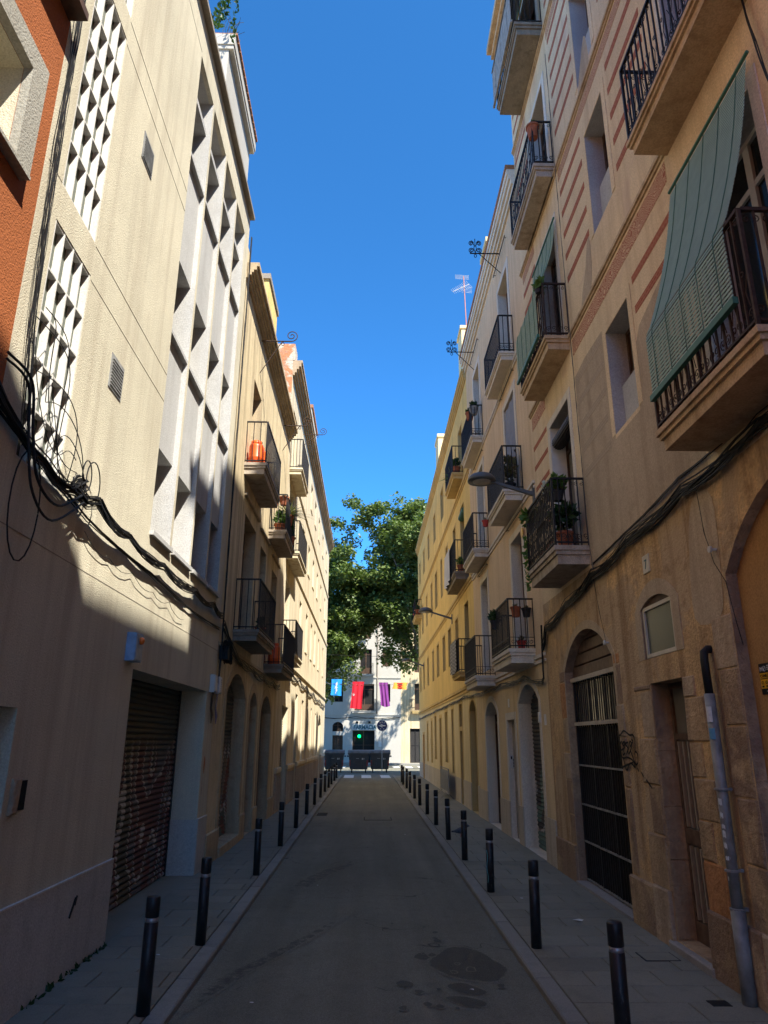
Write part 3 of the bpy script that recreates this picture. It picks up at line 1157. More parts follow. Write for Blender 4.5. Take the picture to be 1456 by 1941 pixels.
# ------------------------------------------------------------------ left: orange building
bA = thing('orange_building', 'orange rendered building with projecting concrete window surround at upper left edge', 'building', (XL, 0, 0))
mb = MB()
ops = [(1.6, 4.06, 5.93, 6.73, .32, 0)]
wall(mb, FL, -14, 4.548, 0, 13.5, ops, 0, 1)
shell(mb, FL, -14, 4.548, 0, 13.5, 9)
mb.build('wall', ['wall_orange', 'wall_beige'], bA)
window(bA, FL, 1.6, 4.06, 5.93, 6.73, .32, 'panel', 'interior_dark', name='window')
mb = MB()   # concrete surround
w1 = .07
mb.box(FL, 4.065, 4.275, 5.93, 6.735, 0, w1)
mb.box(FL, 1.4, 4.275, 6.735, 6.93, 0, w1)
mb.box(FL, 1.4, 4.275, 5.90, 5.928, 0, w1 + .01)
mb.build('window_surround', 'concrete_frame', bA)
mb = MB()
mb.box(FL, 1.4, 4.52, 7.80, 7.88, 0, .16)
mb.build('ledge', 'wood_brown', bA)
mb = MB()
mb.box(FL, 1.8, 4.275, 8.8, 9.9, 0, .05)
mb.build('window_surround', 'concrete_frame', bA)

# ------------------------------------------------------------------ left: beige building with fins
B0, B1 = 4.55, 12.47
bB = thing('beige_building', 'beige stucco building with white concrete fin grids and garage shutter', 'building', (XL, 8.5, 0))
cols = [(8.12, 8.98), (9.07, 10.04), (10.13, 11.08), (11.17, 12.05)]
grids = [(4.87, 5.63, 3.97, 6.07), (4.87, 5.63, 6.42, 8.98), (4.87, 5.66, 9.30, 11.78)]
SH = (8.06, 11.84, 0.0, 2.74, .45, 0)
ops = [SH, (4.62, 5.52, 1.0, 2.22, .28, 0)]
ops += [(g[0], g[1], g[2], g[3], .09, 0) for g in grids]
ops += [(a, b, 4.36, 11.78, .07, 0) for a, b in cols]
mb = MB()
wall(mb, FL, B0, B1, 0, 12.45, ops, 0, 0)
shell(mb, FL, B0, B1, 0, 12.45, 9)
mb.build('wall', 'wall_beige', bB)
wins = [(4.36, 5.50), (7.10, 8.30), (10.0, 11.13), (11.22, 11.78)]
for a, b in cols:
    mb = MB()
    wall(mb, FL, a, b, 4.36, 11.78, [(a + .0015, b - .0015, c, d, .26, 0) for c, d in wins], 0, 0, wz=-.07)
    mb.quad(FL.p(a, 4.36, 0), FL.p(a, 11.78, 0), FL.p(a, 11.78, -.07), FL.p(a, 4.36, -.07))
    mb.quad(FL.p(b - .001, 4.36, 0), FL.p(b - .001, 11.78, 0), FL.p(b - .001, 11.78, -.07), FL.p(b - .001, 4.36, -.07))
    col_o = mb.build('window_bay', 'concrete_grey', bB)
    for c, d in wins:
        w_ = window(col_o, FL, a, b, c, d, .33, 'panel', 'glass', name='pane')
    for z in (4.30, 7.045, 9.945):
        s_ = MB()
        s_.box(FL, a - (.01 if z < 5 else -.002), b + (.01 if z < 5 else -.002), z, z + .055, -.08, .05 if z < 5 else -.004)
        s_.build('sill', 'concrete_grey', col_o)
for gi, (a, b, c, d) in enumerate(grids):
    mb = MB()
    nr = int(round((d - c) / .395))
    mb.box(FL, a, b, c, d, -.09, -.066)
    g_o = mb.build('fin_grid', 'glass_green', bB)
    for i in range(5):
        u = a + (b - a) * i / 4
        u = min(max(u, a + .014), b - .014)
        f = MB()
        f.box(FL, u - .009, u + .009, c, d, -.066, -.004)
        f.build('fin', 'fin_white', g_o)
    off = (d - c) - nr * .395
    for j in range(nr + 1):
        z = c + off / 2 + j * .395 if 0 < j < nr else (c + .012 if j == 0 else d - .012)
        for i in range(4):
            u0 = a + (b - a) * i / 4 + .0095
            u1 = a + (b - a) * (i + 1) / 4 - .0095
            f = MB()
            f.box(FL, u0, u1, z - .009, z + .009, -.066, -.008)
            f.build('shelf', 'fin_white', g_o)
# garage shutter with single slats
mb = MB()
mb.box(FL, 8.06, 11.84, .0, 2.74, -.47, -.44)
mb.box(FL, 8.06, 8.12, .0, 2.74, -.44, -.40)
mb.box(FL, 11.78, 11.84, .0, 2.74, -.44, -.40)
sh = mb.build('roller_shutter', 'iron', bB)
base = None
for k in range(36):
    z = .06 + k * .0745
    if base is None:
        s_ = MB()
        P = [(-.438, 0), (-.418, .012), (-.409, .034), (-.418, .058), (-.436, .068)]
        for (w0, z0), (w2, z2) in zip(P[:-1], P[1:]):
            s_.quad(FL.p(8.12, z0, w0), FL.p(11.78, z0, w0), FL.p(11.78, z2, w2), FL.p(8.12, z2, w2))
        base = o = s_.build('slat', 'shutter_graffiti', sh, smooth=True)
        zb = z
    else:
        o = base.copy()
        C.objects.link(o)
        o.parent = sh
    o.location = (0, 0, z)
window(bB, FL, 4.62, 5.52, 1.0, 2.22, .27, 'louvre', 'wood_brown')
mb = MB()
mb.box(FL, 8.065, 11.835, -.01, .058, -.44, .0)
mb.build('threshold', 'paving', bB)
# plinth
for a, b in ((B0, 8.05), (11.85, B1)):
    mb = MB()
    mb.box(FL, a, b, 0, .83, -.02, .022)
    mb.box(FL, a, b, .83, .842, -.02, .026, 1)
    mb.build('plinth', ['plinth_grey', 'fin_white'], bB)
mb = MB()
mb.box(FL, 11.828, 11.842, .0, .83, -.44, .018)
mb.build('plinth', 'plinth_grey', bB)
# expansion joints
for (a, b, z) in ((B0, B1, 3.45), (5.64, 8.11, 6.03), (5.64, 8.11, 6.40), (5.64, 8.11, 8.93), (5.66, 8.11, 9.26), (5.66, 8.11, 11.84), (4.6, 4.86, 6.42), (4.6, 4.86, 9.28)):
    mb = MB()
    mb.box(FL, a, b, z, z + .007, -.01, .0025)
    mb.build('joint', 'coping', bB)
for (a, b, c, d) in ((6.40, 6.76, 8.21, 8.57), (6.34, 6.70, 5.32, 5.69)):
    mb = MB()
    mb.box(FL, a, b, c, d, -.01, .008)
    v_ = mb.build('vent_grille', 'galvanised', bB)
    for i in range(9):
        z = c + .03 + i * (d - c - .05) / 9
        s_ = MB()
        s_.box(FL, a + .03, b - .03, z, z + .012, .008, .018)
        s_.build('vent_slat', 'galvanised', v_)
# broken niche with a metal angle, scars in the render
mb = MB()
mb.box(FL, 5.64, 5.86, 1.49, 1.70, -.004, .004)
mb.build('niche_back', 'interior_dark', bB)
mb = MB()
mb.block(FL, 5.60, 5.71, 1.47, 1.72, 0, .03, .012, jit=.006)
mb.build('niche_stone', 'stone_pale', bB)
for (u, z, r_) in ((12.05, 1.62, .07), (12.0, 1.25, .055)):
    mb = MB()
    mb.poly([FL.p(u + r_ * .8 * math.cos(a * .7) * rnd.uniform(.8, 1.2), z + 1.8 * r_ * math.sin(a * .7) * rnd.uniform(.8, 1.2), .003) for a in range(9)])
    mb.build('render_scar', 'rubble_brick', bB)
mb = MB()
mb.tube([FL.p(7.0, .52, .026), FL.p(7.06, .60, .026), FL.p(7.1, .66, .026)], .012, 4)
mb.tube([FL.p(7.1, .60, .026), FL.p(7.13, .67, .026)], .009, 4)
mb.build('paint_mark', 'paint_black', bB)
# coping, openwork parapet, roof room with tiled eave
cornice(bB, FL, B0, B1, 12.45, [(.07, .10), (.06, .05)], 'coping', 'coping')
mb = MB()
mb.box(FL, 7.2, B1, 12.96, 13.0, -.10, -.02)
k = 0
u = 7.25
while u < B1 - .1:
    mb.add([FL.p(u, 12.58, -.09), FL.p(u + .07, 12.58, -.02), FL.p(u + .13, 12.96, -.02), FL.p(u + .06, 12.96, -.09),
            FL.p(u + .03, 12.58, -.10), FL.p(u + .10, 12.58, -.03), FL.p(u + .16, 12.96, -.03), FL.p(u + .09, 12.96, -.10)],
           [(0, 1, 2, 3), (4, 7, 6, 5), (0, 4, 5, 1), (3, 2, 6, 7), (0, 3, 7, 4), (1, 5, 6, 2)])
    u += .15
mb.build('parapet', 'fin_white', bB)
mb = MB()
mb.box(FL, 9.98, 12.40, 12.58, 14.18, -3.2, -.11)
rr_ = mb.build('roof_room', 'wall_white', bB)
mb = MB()
mb.box(FL, 9.95, 12.44, 14.18, 14.27, -3.3, -.02)
mb.box(FL, 9.93, 12.47, 14.27, 14.52, -3.3, .0)
mb.build('eave', 'wall_white', rr_)
mb = MB()
for i in range(14):
    mb.box(FL, 9.95 + i * .18, 9.95 + i * .18 + .16, 14.52, 14.56 + rnd.uniform(0, .02), -3.3, .035)
mb.build('roof_tiles', 'roof_tile', rr_)

# ------------------------------------------------------------------ left: cream building C
C0, C1 = 12.475, 20.93
bC = thing('cream_building', 'stained cream building with two columns of iron balconies and arched doorways', 'building', (XL, 16.7, 0))
gro = [(13.5, 15.55, .2, 3.24, .27, .42), (16.2, 17.2, .05, 3.02, .22, .28), (17.9, 19.72, .05, 3.06, .27, .40)]
upr = [(14.17, 15.64, 4.02, 6.50, .30, 0), (16.45, 17.45, 5.0, 6.42, .30, 0), (18.62, 19.68, 3.82, 6.34, .30, 0),
       (14.2, 15.28, 7.46, 9.65, .30, 0), (16.5, 17.4, 8.5, 9.62, .25, 0), (18.3, 19.35, 7.2, 9.58, .30, 0)]
mb = MB()
wall(mb, FL, C0, C1, 0, 11.05, gro + upr, 0, 1)
shell(mb, FL, C0, C1, 0, 11.3, 9)
mb.build('wall', ['wall_cream_c', 'stone_c'], bC)
window(bC, FL, 13.5, 15.55, .2, 3.24, .26, 'roller', 'shutter_graffiti_b')
window(bC, FL, 16.2, 17.2, .05, 3.02, .21, 'boards', 'wood_brown')
window(bC, FL, 17.9, 19.72, .05, 3.06, .26, 'boards', 'wood_brown')
for a, b, c, d, e, f in upr[:1] + upr[2:4] + upr[5:]:
    window(bC, FL, a, b, c, d, e - .01, 'french', 'wood_door')
window(bC, FL, 16.45, 17.45, 5.0, 6.42, .29, 'louvre', 'wood_grey')
window(bC, FL, 16.5, 17.4, 8.5, 9.62, .24, 'win', 'wood_brown')
for a, b, c, d, e, f in gro:
    surround(bC, FL, a, b, c, d, f, .2, .012, 'stone_c', bottom=.55)
for a, b, c, d, e, f in upr[:3]:
    mb = MB()
    mb.box(FL, a - .25, b + .25, d + .32, d + .37, -.01, .06)
    mb.build('window_hood', 'stone_c', bC)
for a, b in ((C0, 13.49), (15.56, 16.19), (17.21, 17.89), (19.73, C1)):
    mb = MB()
    mb.block(FL, a, b, 0, .54, -.02, .04, .015)
    mb.build('plinth_stone', 'stone_c', bC)
mb = MB()
mb.block(FL, 13.52, 14.5, .05, .215, -.25, .06, .012)
mb.block(FL, 14.52, 15.53, .05, .215, -.25, .06, .012)
mb.build('doorstep', 'stone_c', bC)
cornice(bC, FL, C0, C1, 11.05, [(.07, .06), (.06, .11), (.06, .15), (.08, .21), (.09, .26)], 'stone_c')
mb = MB()
mb.box(FL, C0, C1, 3.55, 3.62, -.01, .03)
mb.build('moulding', 'stone_c', bC)
mb = MB()
mb.box(FL, 16.0, 17.7, 11.3, 13.55, -4, -.12)
at = mb.build('attic', 'wall_yellow', bC)
mb = MB()
mb.box(FL, 15.95, 17.75, 13.55, 13.7, -4, -.08)
mb.build('attic_coping', 'coping', at)
mb = MB()
mb.box(FL, 12.48, 12.9, 11.41, 11.9, -1.2, -.03)
mb.build('parapet_pier', 'wall_cream_c', bC)
balcony(bC, FL, 13.66, 16.08, 3.80, 4.01, .5, .98, 'plain', 'slab_dark', gap=.13)
balcony(bC, FL, 17.95, 20.62, 3.58, 3.79, .5, .98, 'plain', 'slab_dark', gap=.12)
balcony(bC, FL, 13.66, 16.02, 7.20, 7.44, .46, .92, 'plain', 'slab_stone', gap=.13)
balcony(bC, FL, 17.55, 19.72, 6.92, 7.14, .46, .96, 'plain', 'slab_stone', gap=.12)

# ------------------------------------------------------------------ left: long pale building D
D0, D1 = 20.95, 44.4
bD = thing('long_cream_building', 'long pale cream sunlit building with brown cornice and small deep windows', 'building', (XL, 32, 0))
r4 = [(29.6, 30.5), (32.0, 32.9), (34.55, 35.45), (37.75, 38.65), (41.1, 42.0)]
r3 = [(26.7, 27.5), (29.3, 30.2), (31.8, 32.7), (34.45, 35.3), (37.3, 38.2), (41.0, 41.85)]
r2 = [(26.45, 27.3), (29.3, 30.2), (31.95, 32.85), (34.15, 35.0), (36.9, 37.8), (40.65, 41.5)]
ops = [(a, b, 11.65, 12.82, .32, 0) for a, b in r4] + [(a, b, 8.66, 9.92, .32, 0) for a, b in r3] + [(a, b, 5.44, 7.0, .32, 0) for a, b in r2]
bal = [(21.75, 23.1, z, z + 2.3, .3, 0) for z in (4.45, 7.6, 10.3)]
grd = [(22.3, 24.1, .05, 3.0, .2, 0), (26.3, 27.2, .05, 3.58, .22, 0), (28.9, 29.8, 1.1, 3.5, .2, 0), (30.9, 31.5, .05, 2.2, .2, 0),
       (31.55, 32.1, 2.3, 3.42, .2, 0), (33.6, 34.3, 1.3, 3.38, .2, 0), (36.4, 37.1, 1.3, 3.25, .2, 0), (38.9, 40.8, .05, 3.3, .25, .5)]
mb = MB()
wall(mb, FL, D0, D1, 0, 13.5, ops + bal + grd, 0, 1)
shell(mb, FL, D0, D1, 0, 13.5, 10)
mb.build('wall', ['wall_cream_d', 'wall_cream_d'], bD)
for i, (a, b, c, d, e, f) in enumerate(ops):
    window(bD, FL, a, b, c, d, .31, 'win', ('wood_brown', 'wood_door', 'wood_brown')[i % 3])
    mb = MB()
    mb.box(FL, a - .04, b + .04, c - .05, c - .002, -.02, .03)
    mb.build('sill', 'wall_cream_d', bD)
for a, b, c, d, e, f in bal:
    window(bD, FL, a, b, c, d, .29, 'french', 'wood_door')
for i, (a, b, c, d, e, f) in enumerate(grd):
    k = ('roller', 'roller', 'win', 'boards', 'win', 'win', 'win', 'roller')[i]
    window(bD, FL, a, b, c, d, e - .01, k, {'roller': ('shutter_graffiti_b', 'shutter_graffiti_c')[i % 2], 'boards': 'wood_brown', 'win': 'wood_brown'}[k])
for a, b in ((D0 + .2, 22.28), (24.12, 26.28), (27.22, 30.88), (31.52, 38.88), (40.82, D1)):
    mb = MB()
    mb.block(FL, a, b, 0, 1.1, -.02, .05, .02)
    pl_ = mb.build('plinth', 'stone_pale', bD)
    mb = MB()
    mb.block(FL, a - .02, b + .02, 1.1, 1.24, -.02, .075, .02)
    mb.build('plinth_cap', 'wall_cream_d', pl_)
    mb = MB()
    u = a + .1
    while u < b - .1:
        mb.box(FL, u, u + .05, .12, 1.02, .04, .062)
        u += .17
    mb.build('fluting', 'stone_pale', pl_)
for z, w_ in ((10.5, .05), (7.5, .05), (4.3, .06)):
    mb = MB()
    d0_ = 23.75 if z > 10 else D0
    mb.box(FL, d0_, D1, z, z + .1, -.02, w_)
    mb.box(FL, d0_, D1, z - .05, z, -.02, w_ * .5)
    mb.build('string_course', 'wall_cream_d', bD)
cornice(bD, FL, D0, D1, 13.45, [(.1, .07), (.12, .13), (.1, .2), (.14, .27), (.08, .31)], 'cornice_d')
for zb, yy in ((10.13, (21.35, 23.7)), (7.37, (21.4, 24.2)), (4.25, (21.5, 23.9))):
    balcony(bD, FL, yy[0], yy[1], zb, zb + .2, .42, 1.0, 'plain', 'wall_cream_d', gap=.1)
mb = MB()
mb.box(FL, D0 - .012, D0 - .002, 11.42, 13.98, -6, -.004)
mb.box(FL, D0 - .012, D0 + .7, 13.99, 14.6, -6, .05)
mb.build('party_wall', 'rubble_brick', bD)
mb = MB()
mb.box(FL, 21.7, 24.2, 13.99, 14.9, -3, -.35)
mb.box(FL, 29.0, 32.0, 13.99, 16.2, -3, -.06)
mb.build('roof_hut', 'wall_white', bD)
mb = MB()
mb.box(FL, 28.95, 32.05, 16.2, 16.35, -3, .0)
mb.build('roof_hut_coping', 'roof_tile', bD)

# ------------------------------------------------------------------ right: buildings behind the camera
bG = thing('corner_building', 'plain tan building at the near right end of the street', 'building', (XR, -7, 0))
mb = MB()
pr = [(-14, 16.9), (-2.9, 16.9), (-1.1, 15.7), (-1.1, 0), (-14, 0)]
ops = [(-4.0 - 3 * i, -3.0 - 3 * i, 1.0 + 3.4 * j, 3.0 + 3.4 * j, .25, 0) for i in range(3) for j in range(4)]
wall(mb, FR, -14, -1.1, 0, 15.7, ops, 0, 0)
mb.quad(FR.p(-14, 15.7, 0), FR.p(-1.1, 15.7, 0), FR.p(-2.9, 16.9, 0), FR.p(-14, 16.9, 0))
back = [FR.p(u, v, -8) for u, v in pr]
front = [FR.p(u, v, 0) for u, v in pr]
for i in range(len(pr)):
    j = (i + 1) % len(pr)
    mb.quad(front[i], front[j], back[j], back[i])
mb.poly(back)
mb.build('wall', 'wall_seven', bG)
for a, b, c, d, e, f in ops:
    window(bG, FR, a, b, c, d, .24, 'win', 'wood_brown')
bH = thing('narrow_building', 'narrow ochre building beside the painted facade at the near right', 'building', (XR, 1, 0))
mb = MB()
ops = [(.3, 1.4, 1.0 + 3.4 * j, 3.2 + 3.4 * j, .25, 0) for j in range(4)]
wall(mb, FR, -1.095, 2.98, 0, 15.5, ops, 0, 0)
shell(mb, FR, -1.095, 2.98, 0, 15.5, 8)
mb.build('wall', 'wall_seven_orange', bH)
for a, b, c, d, e, f in ops:
    window(bH, FR, a, b, c, d, .24, 'louvre', 'wood_brown')

# ------------------------------------------------------------------ right: number 7
S0, S1 = 2.985, 12.40
b7 = thing('painted_building', 'tall tan building with painted red friezes, iron balconies and weathered ochre ground floor', 'building', (XR, 7.7, 0))
g7 = [(9.0, 11.28, .08, 3.52, .16, .5), (7.05, 7.87, .14, 2.60, .24, 0), (7.08, 7.92, 2.86, 3.5, .05, .10), (3.3, 5.93, 0.0, 4.0, .10, .62)]
mb = MB()
wall(mb, FR, S0, S1, 0, 4.28, g7, 0, 1)
mb.build('ground_floor_wall', ['wall_seven_low', 'stone_block'], b7)
u7 = []
for c, d in ((4.62, 7.1), (7.98, 10.4), (11.38, 13.52), (14.62, 16.6)):
    u7 += [(9.95, 11.1, c, d, .3, 0), (4.42, 5.55, c, d, .3, 0)]
m7 = [(7.3, 8.1, 5.66, 7.1, .32, 0), (7.37, 8.13, 8.7, 10.4, .32, 0), (7.5, 8.2, 11.4, 13.2, .32, 0), (7.4, 8.15, 14.9, 16.4, .3, 0)]
mb = MB()
wall(mb, FR, S0, S1, 4.28, 17.0, u7 + m7, 0, 1)
shell(mb, FR, S0, S1, 0, 17.0, 9)
mb.build('upper_wall', ['wall_seven', 'concrete_grey'], b7)
mb = MB()
mb.box(FR, S0 + .1, S1 - .1, 17.0, 21.3, -8, -1.05)
mb.build('attic', 'wall_seven', b7)
for a, b, c, d, e, f in u7:
    window(b7, FR, a, b, c, d, .29, 'french', 'wood_brown' if a > 6 else 'frame_white')
for a, b, c, d, e, f in m7:
    window(b7, FR, a, b, c, d, .31, 'win', 'wood_brown')
    h_ = (d - c) * .46
    mb = MB()
    mb.box(FR, a + .002, b - .002, c + .002, c + h_, -.30, -.14)
    mb.build('sill_panel', 'concrete_grey', b7)
    surround(b7, FR, a, b, c, d, 0, .12, .008, 'wall_seven')
for a, b, c, d, e, f in u7:
    surround(b7, FR, a, b, c, d, 0, .13, .012, 'trim_grey')
# white-washed reveal lining of the lower far balcony door and rolled blind
mb = MB()
mb.box(FR, 11.085, 11.099, 4.62, 7.1, -.28, .004)
mb.build('reveal_lining', 'frame_white', b7)
cornice(b7, FR, S0, S1, 16.75, [(.12, .12), (.14, .25), (.14, .38), (.16, .48)], 'slab_stone_warm')
# mouldings and painted friezes
for z in (7.93, 11.12, 14.28):
    mb = MB()
    mb.box(FR, S0, S1, z, z + .05, -.01, .045)
    mb.box(FR, S0, S1, z - .04, z, -.01, .022)
    mb.build('string_course', 'slab_stone_warm', b7)


def strip(par, fr, a, b, z0, z1, mat, w=.004, name='painted_band'):
    m_ = MB()
    m_.box(fr, a, b, z0, z1, -.004, w)
    return m_.build(name, mat, par)


for a, b in ((5.95, 9.5), (11.3, 12.3)):
    strip(b7, FR, a, b, 7.58, 7.84, 'frieze_red')
    strip(b7, FR, a, b, 10.84, 11.04, 'frieze_pale')
    strip(b7, FR, a, b, 14.0, 14.2, 'frieze_pale')
for r0, nrow in ((8.84, 5), (11.75, 6), (14.7, 5)):
    for j in range(nrow):
        z = r0 + j * .415
        for a, b in ((8.33, 9.45), (6.05, 7.15), (11.32, 12.3)):
            strip(b7, FR, a, b, z, z + .11, 'key_red')
for z in (7.14, 6.74):
    strip(b7, FR, 5.95, 7.1, z, z + .1, 'key_red')
for z in (4.72, 5.14, 5.55, 5.95, 6.36, 6.77, 7.16):
    strip(b7, FR, 11.32, 12.3, z, z + .09, 'key_red')
# grey repair coat below the first frieze, with incised key pattern
for pts in ([(9.52, 4.30), (9.52, 7.22), (9.0, 7.26), (8.2, 7.22), (8.12, 7.1), (8.12, 5.6), (7.28, 5.6), (7.28, 6.3), (7.05, 6.55), (6.4, 6.7), (5.95, 6.75), (5.95, 4.30)],):
    mb = MB()
    mb.poly([FR.p(u, z, .003) for u, z in pts])
    mb.build('plaster_repair', 'plaster_grey_brown', b7)
for pts in ([(8.9, 7.95), (8.5, 8.0), (8.35, 8.3), (8.33, 8.75), (8.42, 8.85), (8.6, 8.5), (8.85, 8.2)], [(8.25, 10.95), (7.8, 10.95), (7.65, 11.25), (7.75, 11.9), (8.2, 11.3)], [(6.6, 3.1), (6.1, 3.05), (6.0, 3.4), (5.97, 4.1), (6.3, 4.2), (6.5, 3.9)]):
    mb = MB()
    mb.poly([FR.p(u, z, .0035) for u, z in blob(pts, 4, .004, 5)])
    mb.build('plaster_repair', 'plaster_grey_brown', b7)
for z in (5.62, 6.0, 6.38, 6.76, 7.12):
    strip(b7, FR, 8.3, 9.42, z - .05, z + .05, 'key_grey', .005)
# far and near balconies
FB = []
FB.append(balcony(b7, FR, 9.5, 11.24, 4.34, 4.60, .50, 1.0, 'twist', 'slab_stone', 'iron', gap=.095))
FB.append(balcony(b7, FR, 9.56, 11.42, 7.76, 7.98, .40, .95, 'ornate', 'slab_stone_warm', 'iron_rust'))
FB.append(balcony(b7, FR, 9.62, 11.62, 11.12, 11.36, .36, .92, 'ornate', 'slab_stone', 'iron'))
FB.append(balcony(b7, FR, 9.62, 11.48, 14.34, 14.60, .52, .95, 'plain', 'slab_dark', 'iron'))
FB.append(balcony(b7, FR, 4.08, 5.84, 4.46, 4.66, .50, .96, 'ornate', 'slab_stone_warm', 'iron_rust'))
FB.append(balcony(b7, FR, 4.08, 5.92, 7.84, 8.02, .40, .98, 'ornate', 'slab_stone_warm', 'iron'))
balcony(b7, FR, 4.08, 5.92, 11.12, 11.36, .36, .95, 'ornate', 'slab_stone_warm', 'iron')
# ground floor: stone dressings, each block a piece
def stones(par, fr, lst, mats):
    for i, (a, b, c, d, w_) in enumerate(lst):
        m_ = MB()
        m_.block(fr, a, b, c, d, -.03, w_, .014, jit=.006)
        m_.build('stone_block', mats[i % len(mats)] if isinstance(mats, list) else mats, par)


SM = ['stone_block', 'stone_block', 'stone_block', 'stone_pale', 'stone_block', 'stone_red', 'stone_block']
lst = []
for (a, b) in ((7.88, 8.36), (6.62, 7.04)):
    z = .56
    i = 0
    while z < 2.55:
        h_ = rnd.uniform(.3, .52)
        z2 = min(z + h_, 2.6)
        dx = (.16 if i % 2 else 0.0)
        if a > 7.5:
            lst.append((a, b - dx, z + .003, z2 - .003, rnd.uniform(.006, .022)))
        else:
            lst.append((a + dx, b, z + .003, z2 - .003, rnd.uniform(.006, .022)))
        z = z2
        i += 1
stones(b7, FR, lst, SM)
lst = []
for (a, b) in ((11.29, 11.6), (8.76, 8.99), (5.94, 6.3)):
    z = .56
    while z < 3.0:
        z2 = min(z + rnd.uniform(.35, .6), 3.05)
        lst.append((a, b - rnd.choice((0, .05)), z + .003, z2 - .003, rnd.uniform(.004, .016)))
        z = z2
stones(b7, FR, lst, ['stone_block', 'stone_block', 'stone_pale', 'stone_block', 'stone_red', 'stone_block', 'stone_block'])
# plinth stones
lst = [(11.3, 12.38, 0, .55, .035), (8.3, 8.98, 0, .55, .05), (7.89, 8.29, 0, .57, .05), (6.5, 7.03, 0, .58, .05), (6.12, 6.49, 0, .60, .045), (5.95, 6.11, 0, .60, .045)]
stones(b7, FR, lst, ['stone_block', 'stone_block', 'stone_pale'])
# jamb stones inside the door reveal
for z0, z1 in ((.14, .85), (.855, 1.35), (1.355, 1.9), (1.905, 2.58)):
    mb = MB()
    mb.block(Fr((XR, 7.871, 0), (1, 0, 0), (0, -1, 0)), .002, .235, z0, z1, -.01, .006 + rnd.uniform(0, .008), .01, jit=.004)
    mb.build('stone_block', 'stone_block', b7)
surround(b7, FR, 7.08, 7.92, 2.86, 3.5, .10, .17, .008, 'plaster_grey_brown')
surround(b7, FR, 9.0, 11.28, .08, 3.52, .5, .12, .006, 'plaster_grey_brown', bottom=2.0)
# window above the door
mb = MB()
for (a, b, c, d) in ((7.10, 7.14, 2.87, 3.42), (7.86, 7.90, 2.87, 3.42), (7.14, 7.86, 2.87, 2.91), (7.14, 7.86, 3.38, 3.42)):
    mb.box(FR, a, b, c, d, -.05, -.01)
w_ = mb.build('window', 'frame_cream', b7)
mb = MB()
mb.box(FR, 7.10, 7.90, 2.87, 3.42, -.045, -.03)
mb.build('pane', 'glass_green', w_)
mb = MB()
mb.box(FR, 7.08, 7.92, 3.42, 3.5, -.045, -.02)
mb.build('lintel_board', 'wood_brown', w_)
# house door: lights of glass in a painted frame, threshold
mb = MB()
dz = -.235
for (a, b, c, d) in ((7.05, 7.10, .14, 2.6), (7.82, 7.87, .14, 2.6), (7.10, 7.82, 2.02, 2.08), (7.10, 7.82, .14, .32), (7.10, 7.82, 1.02, 1.16), (7.43, 7.49, .32, 2.02), (7.10, 7.82, 2.54, 2.6)):
    mb.box(FR, a, b, c, d, dz, dz + .045)
dr = mb.build('door', 'wood_door', b7)
mb = MB()
for (a, b) in ((7.12, 7.42), (7.50, 7.80)):
    for (c, d) in ((.34, 1.0), (1.18, 2.0)):
        for x in (a + .02, (a + b) / 2 - .012, b - .045):
            mb.box(FR, x, x + .026, c, d, dz + .02, dz + .05)
mb.build('glazing_bar', 'alu_beige', dr)
mb = MB()
mb.box(FR, 7.06, 7.86, .15, 2.59, dz + .004, dz + .018)
mb.build('pane', 'glass', dr)
mb = MB()
mb.block(FR, 6.98, 7.94, 0, .13, -.24, .07, .015)
mb.build('threshold', 'doorstep', b7)
# barred gate
mb = MB()
mb.box(FR, 9.0, 11.28, .02, .092, -.2, .05)
mb.build('threshold', 'doorstep', b7)
mb = MB()
gw = -.13
for u in (9.04, 9.77, 10.5, 11.23):
    mb.box(FR, u - .02, u + .02, .1, 2.9, gw, gw + .024)
u = 9.1
while u < 11.2:
    mb.box(FR, u - .007, u + .007, .1, 2.86, gw + .002, gw + .016)
    u += .095
gt = mb.build('gate', 'iron', b7)
for z in (.12, .62, 1.12, 1.66):
    mb = MB()
    mb.box(FR, 9.02, 11.26, z - .012, z + .012, gw, gw + .026)
    mb.build('gate_rail', 'galvanised', gt)
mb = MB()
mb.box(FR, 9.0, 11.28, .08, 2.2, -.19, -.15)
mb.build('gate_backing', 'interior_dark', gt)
mb = MB()
mb.box(FR, 9.0, 11.28, 2.26, 2.84, -.18, -.165)
mb.build('pane', 'glass', gt)
mb = MB()
mb.box(FR, 9.0, 11.28, 2.86, 2.92, -.19, -.08)
mb.box(FR, 9.0, 11.28, 2.22, 2.27, -.19, -.09)
mb.build('transom', 'plinth_peach', gt)
mb = MB()
for z in (2.93, 3.10, 3.27, 3.44):
    mb.block(FR, 9.0, 11.28, z, z + .155, -.19, -.13, .01)
mb.build('tympanum_board', 'wood_door', gt)
# closed arch at the near end
mb = MB()
mb.box(FR, 3.3, 5.93, 0, 4.0, -.14, -.098)
mb.build('blocked_arch', 'wall_seven_orange', b7)

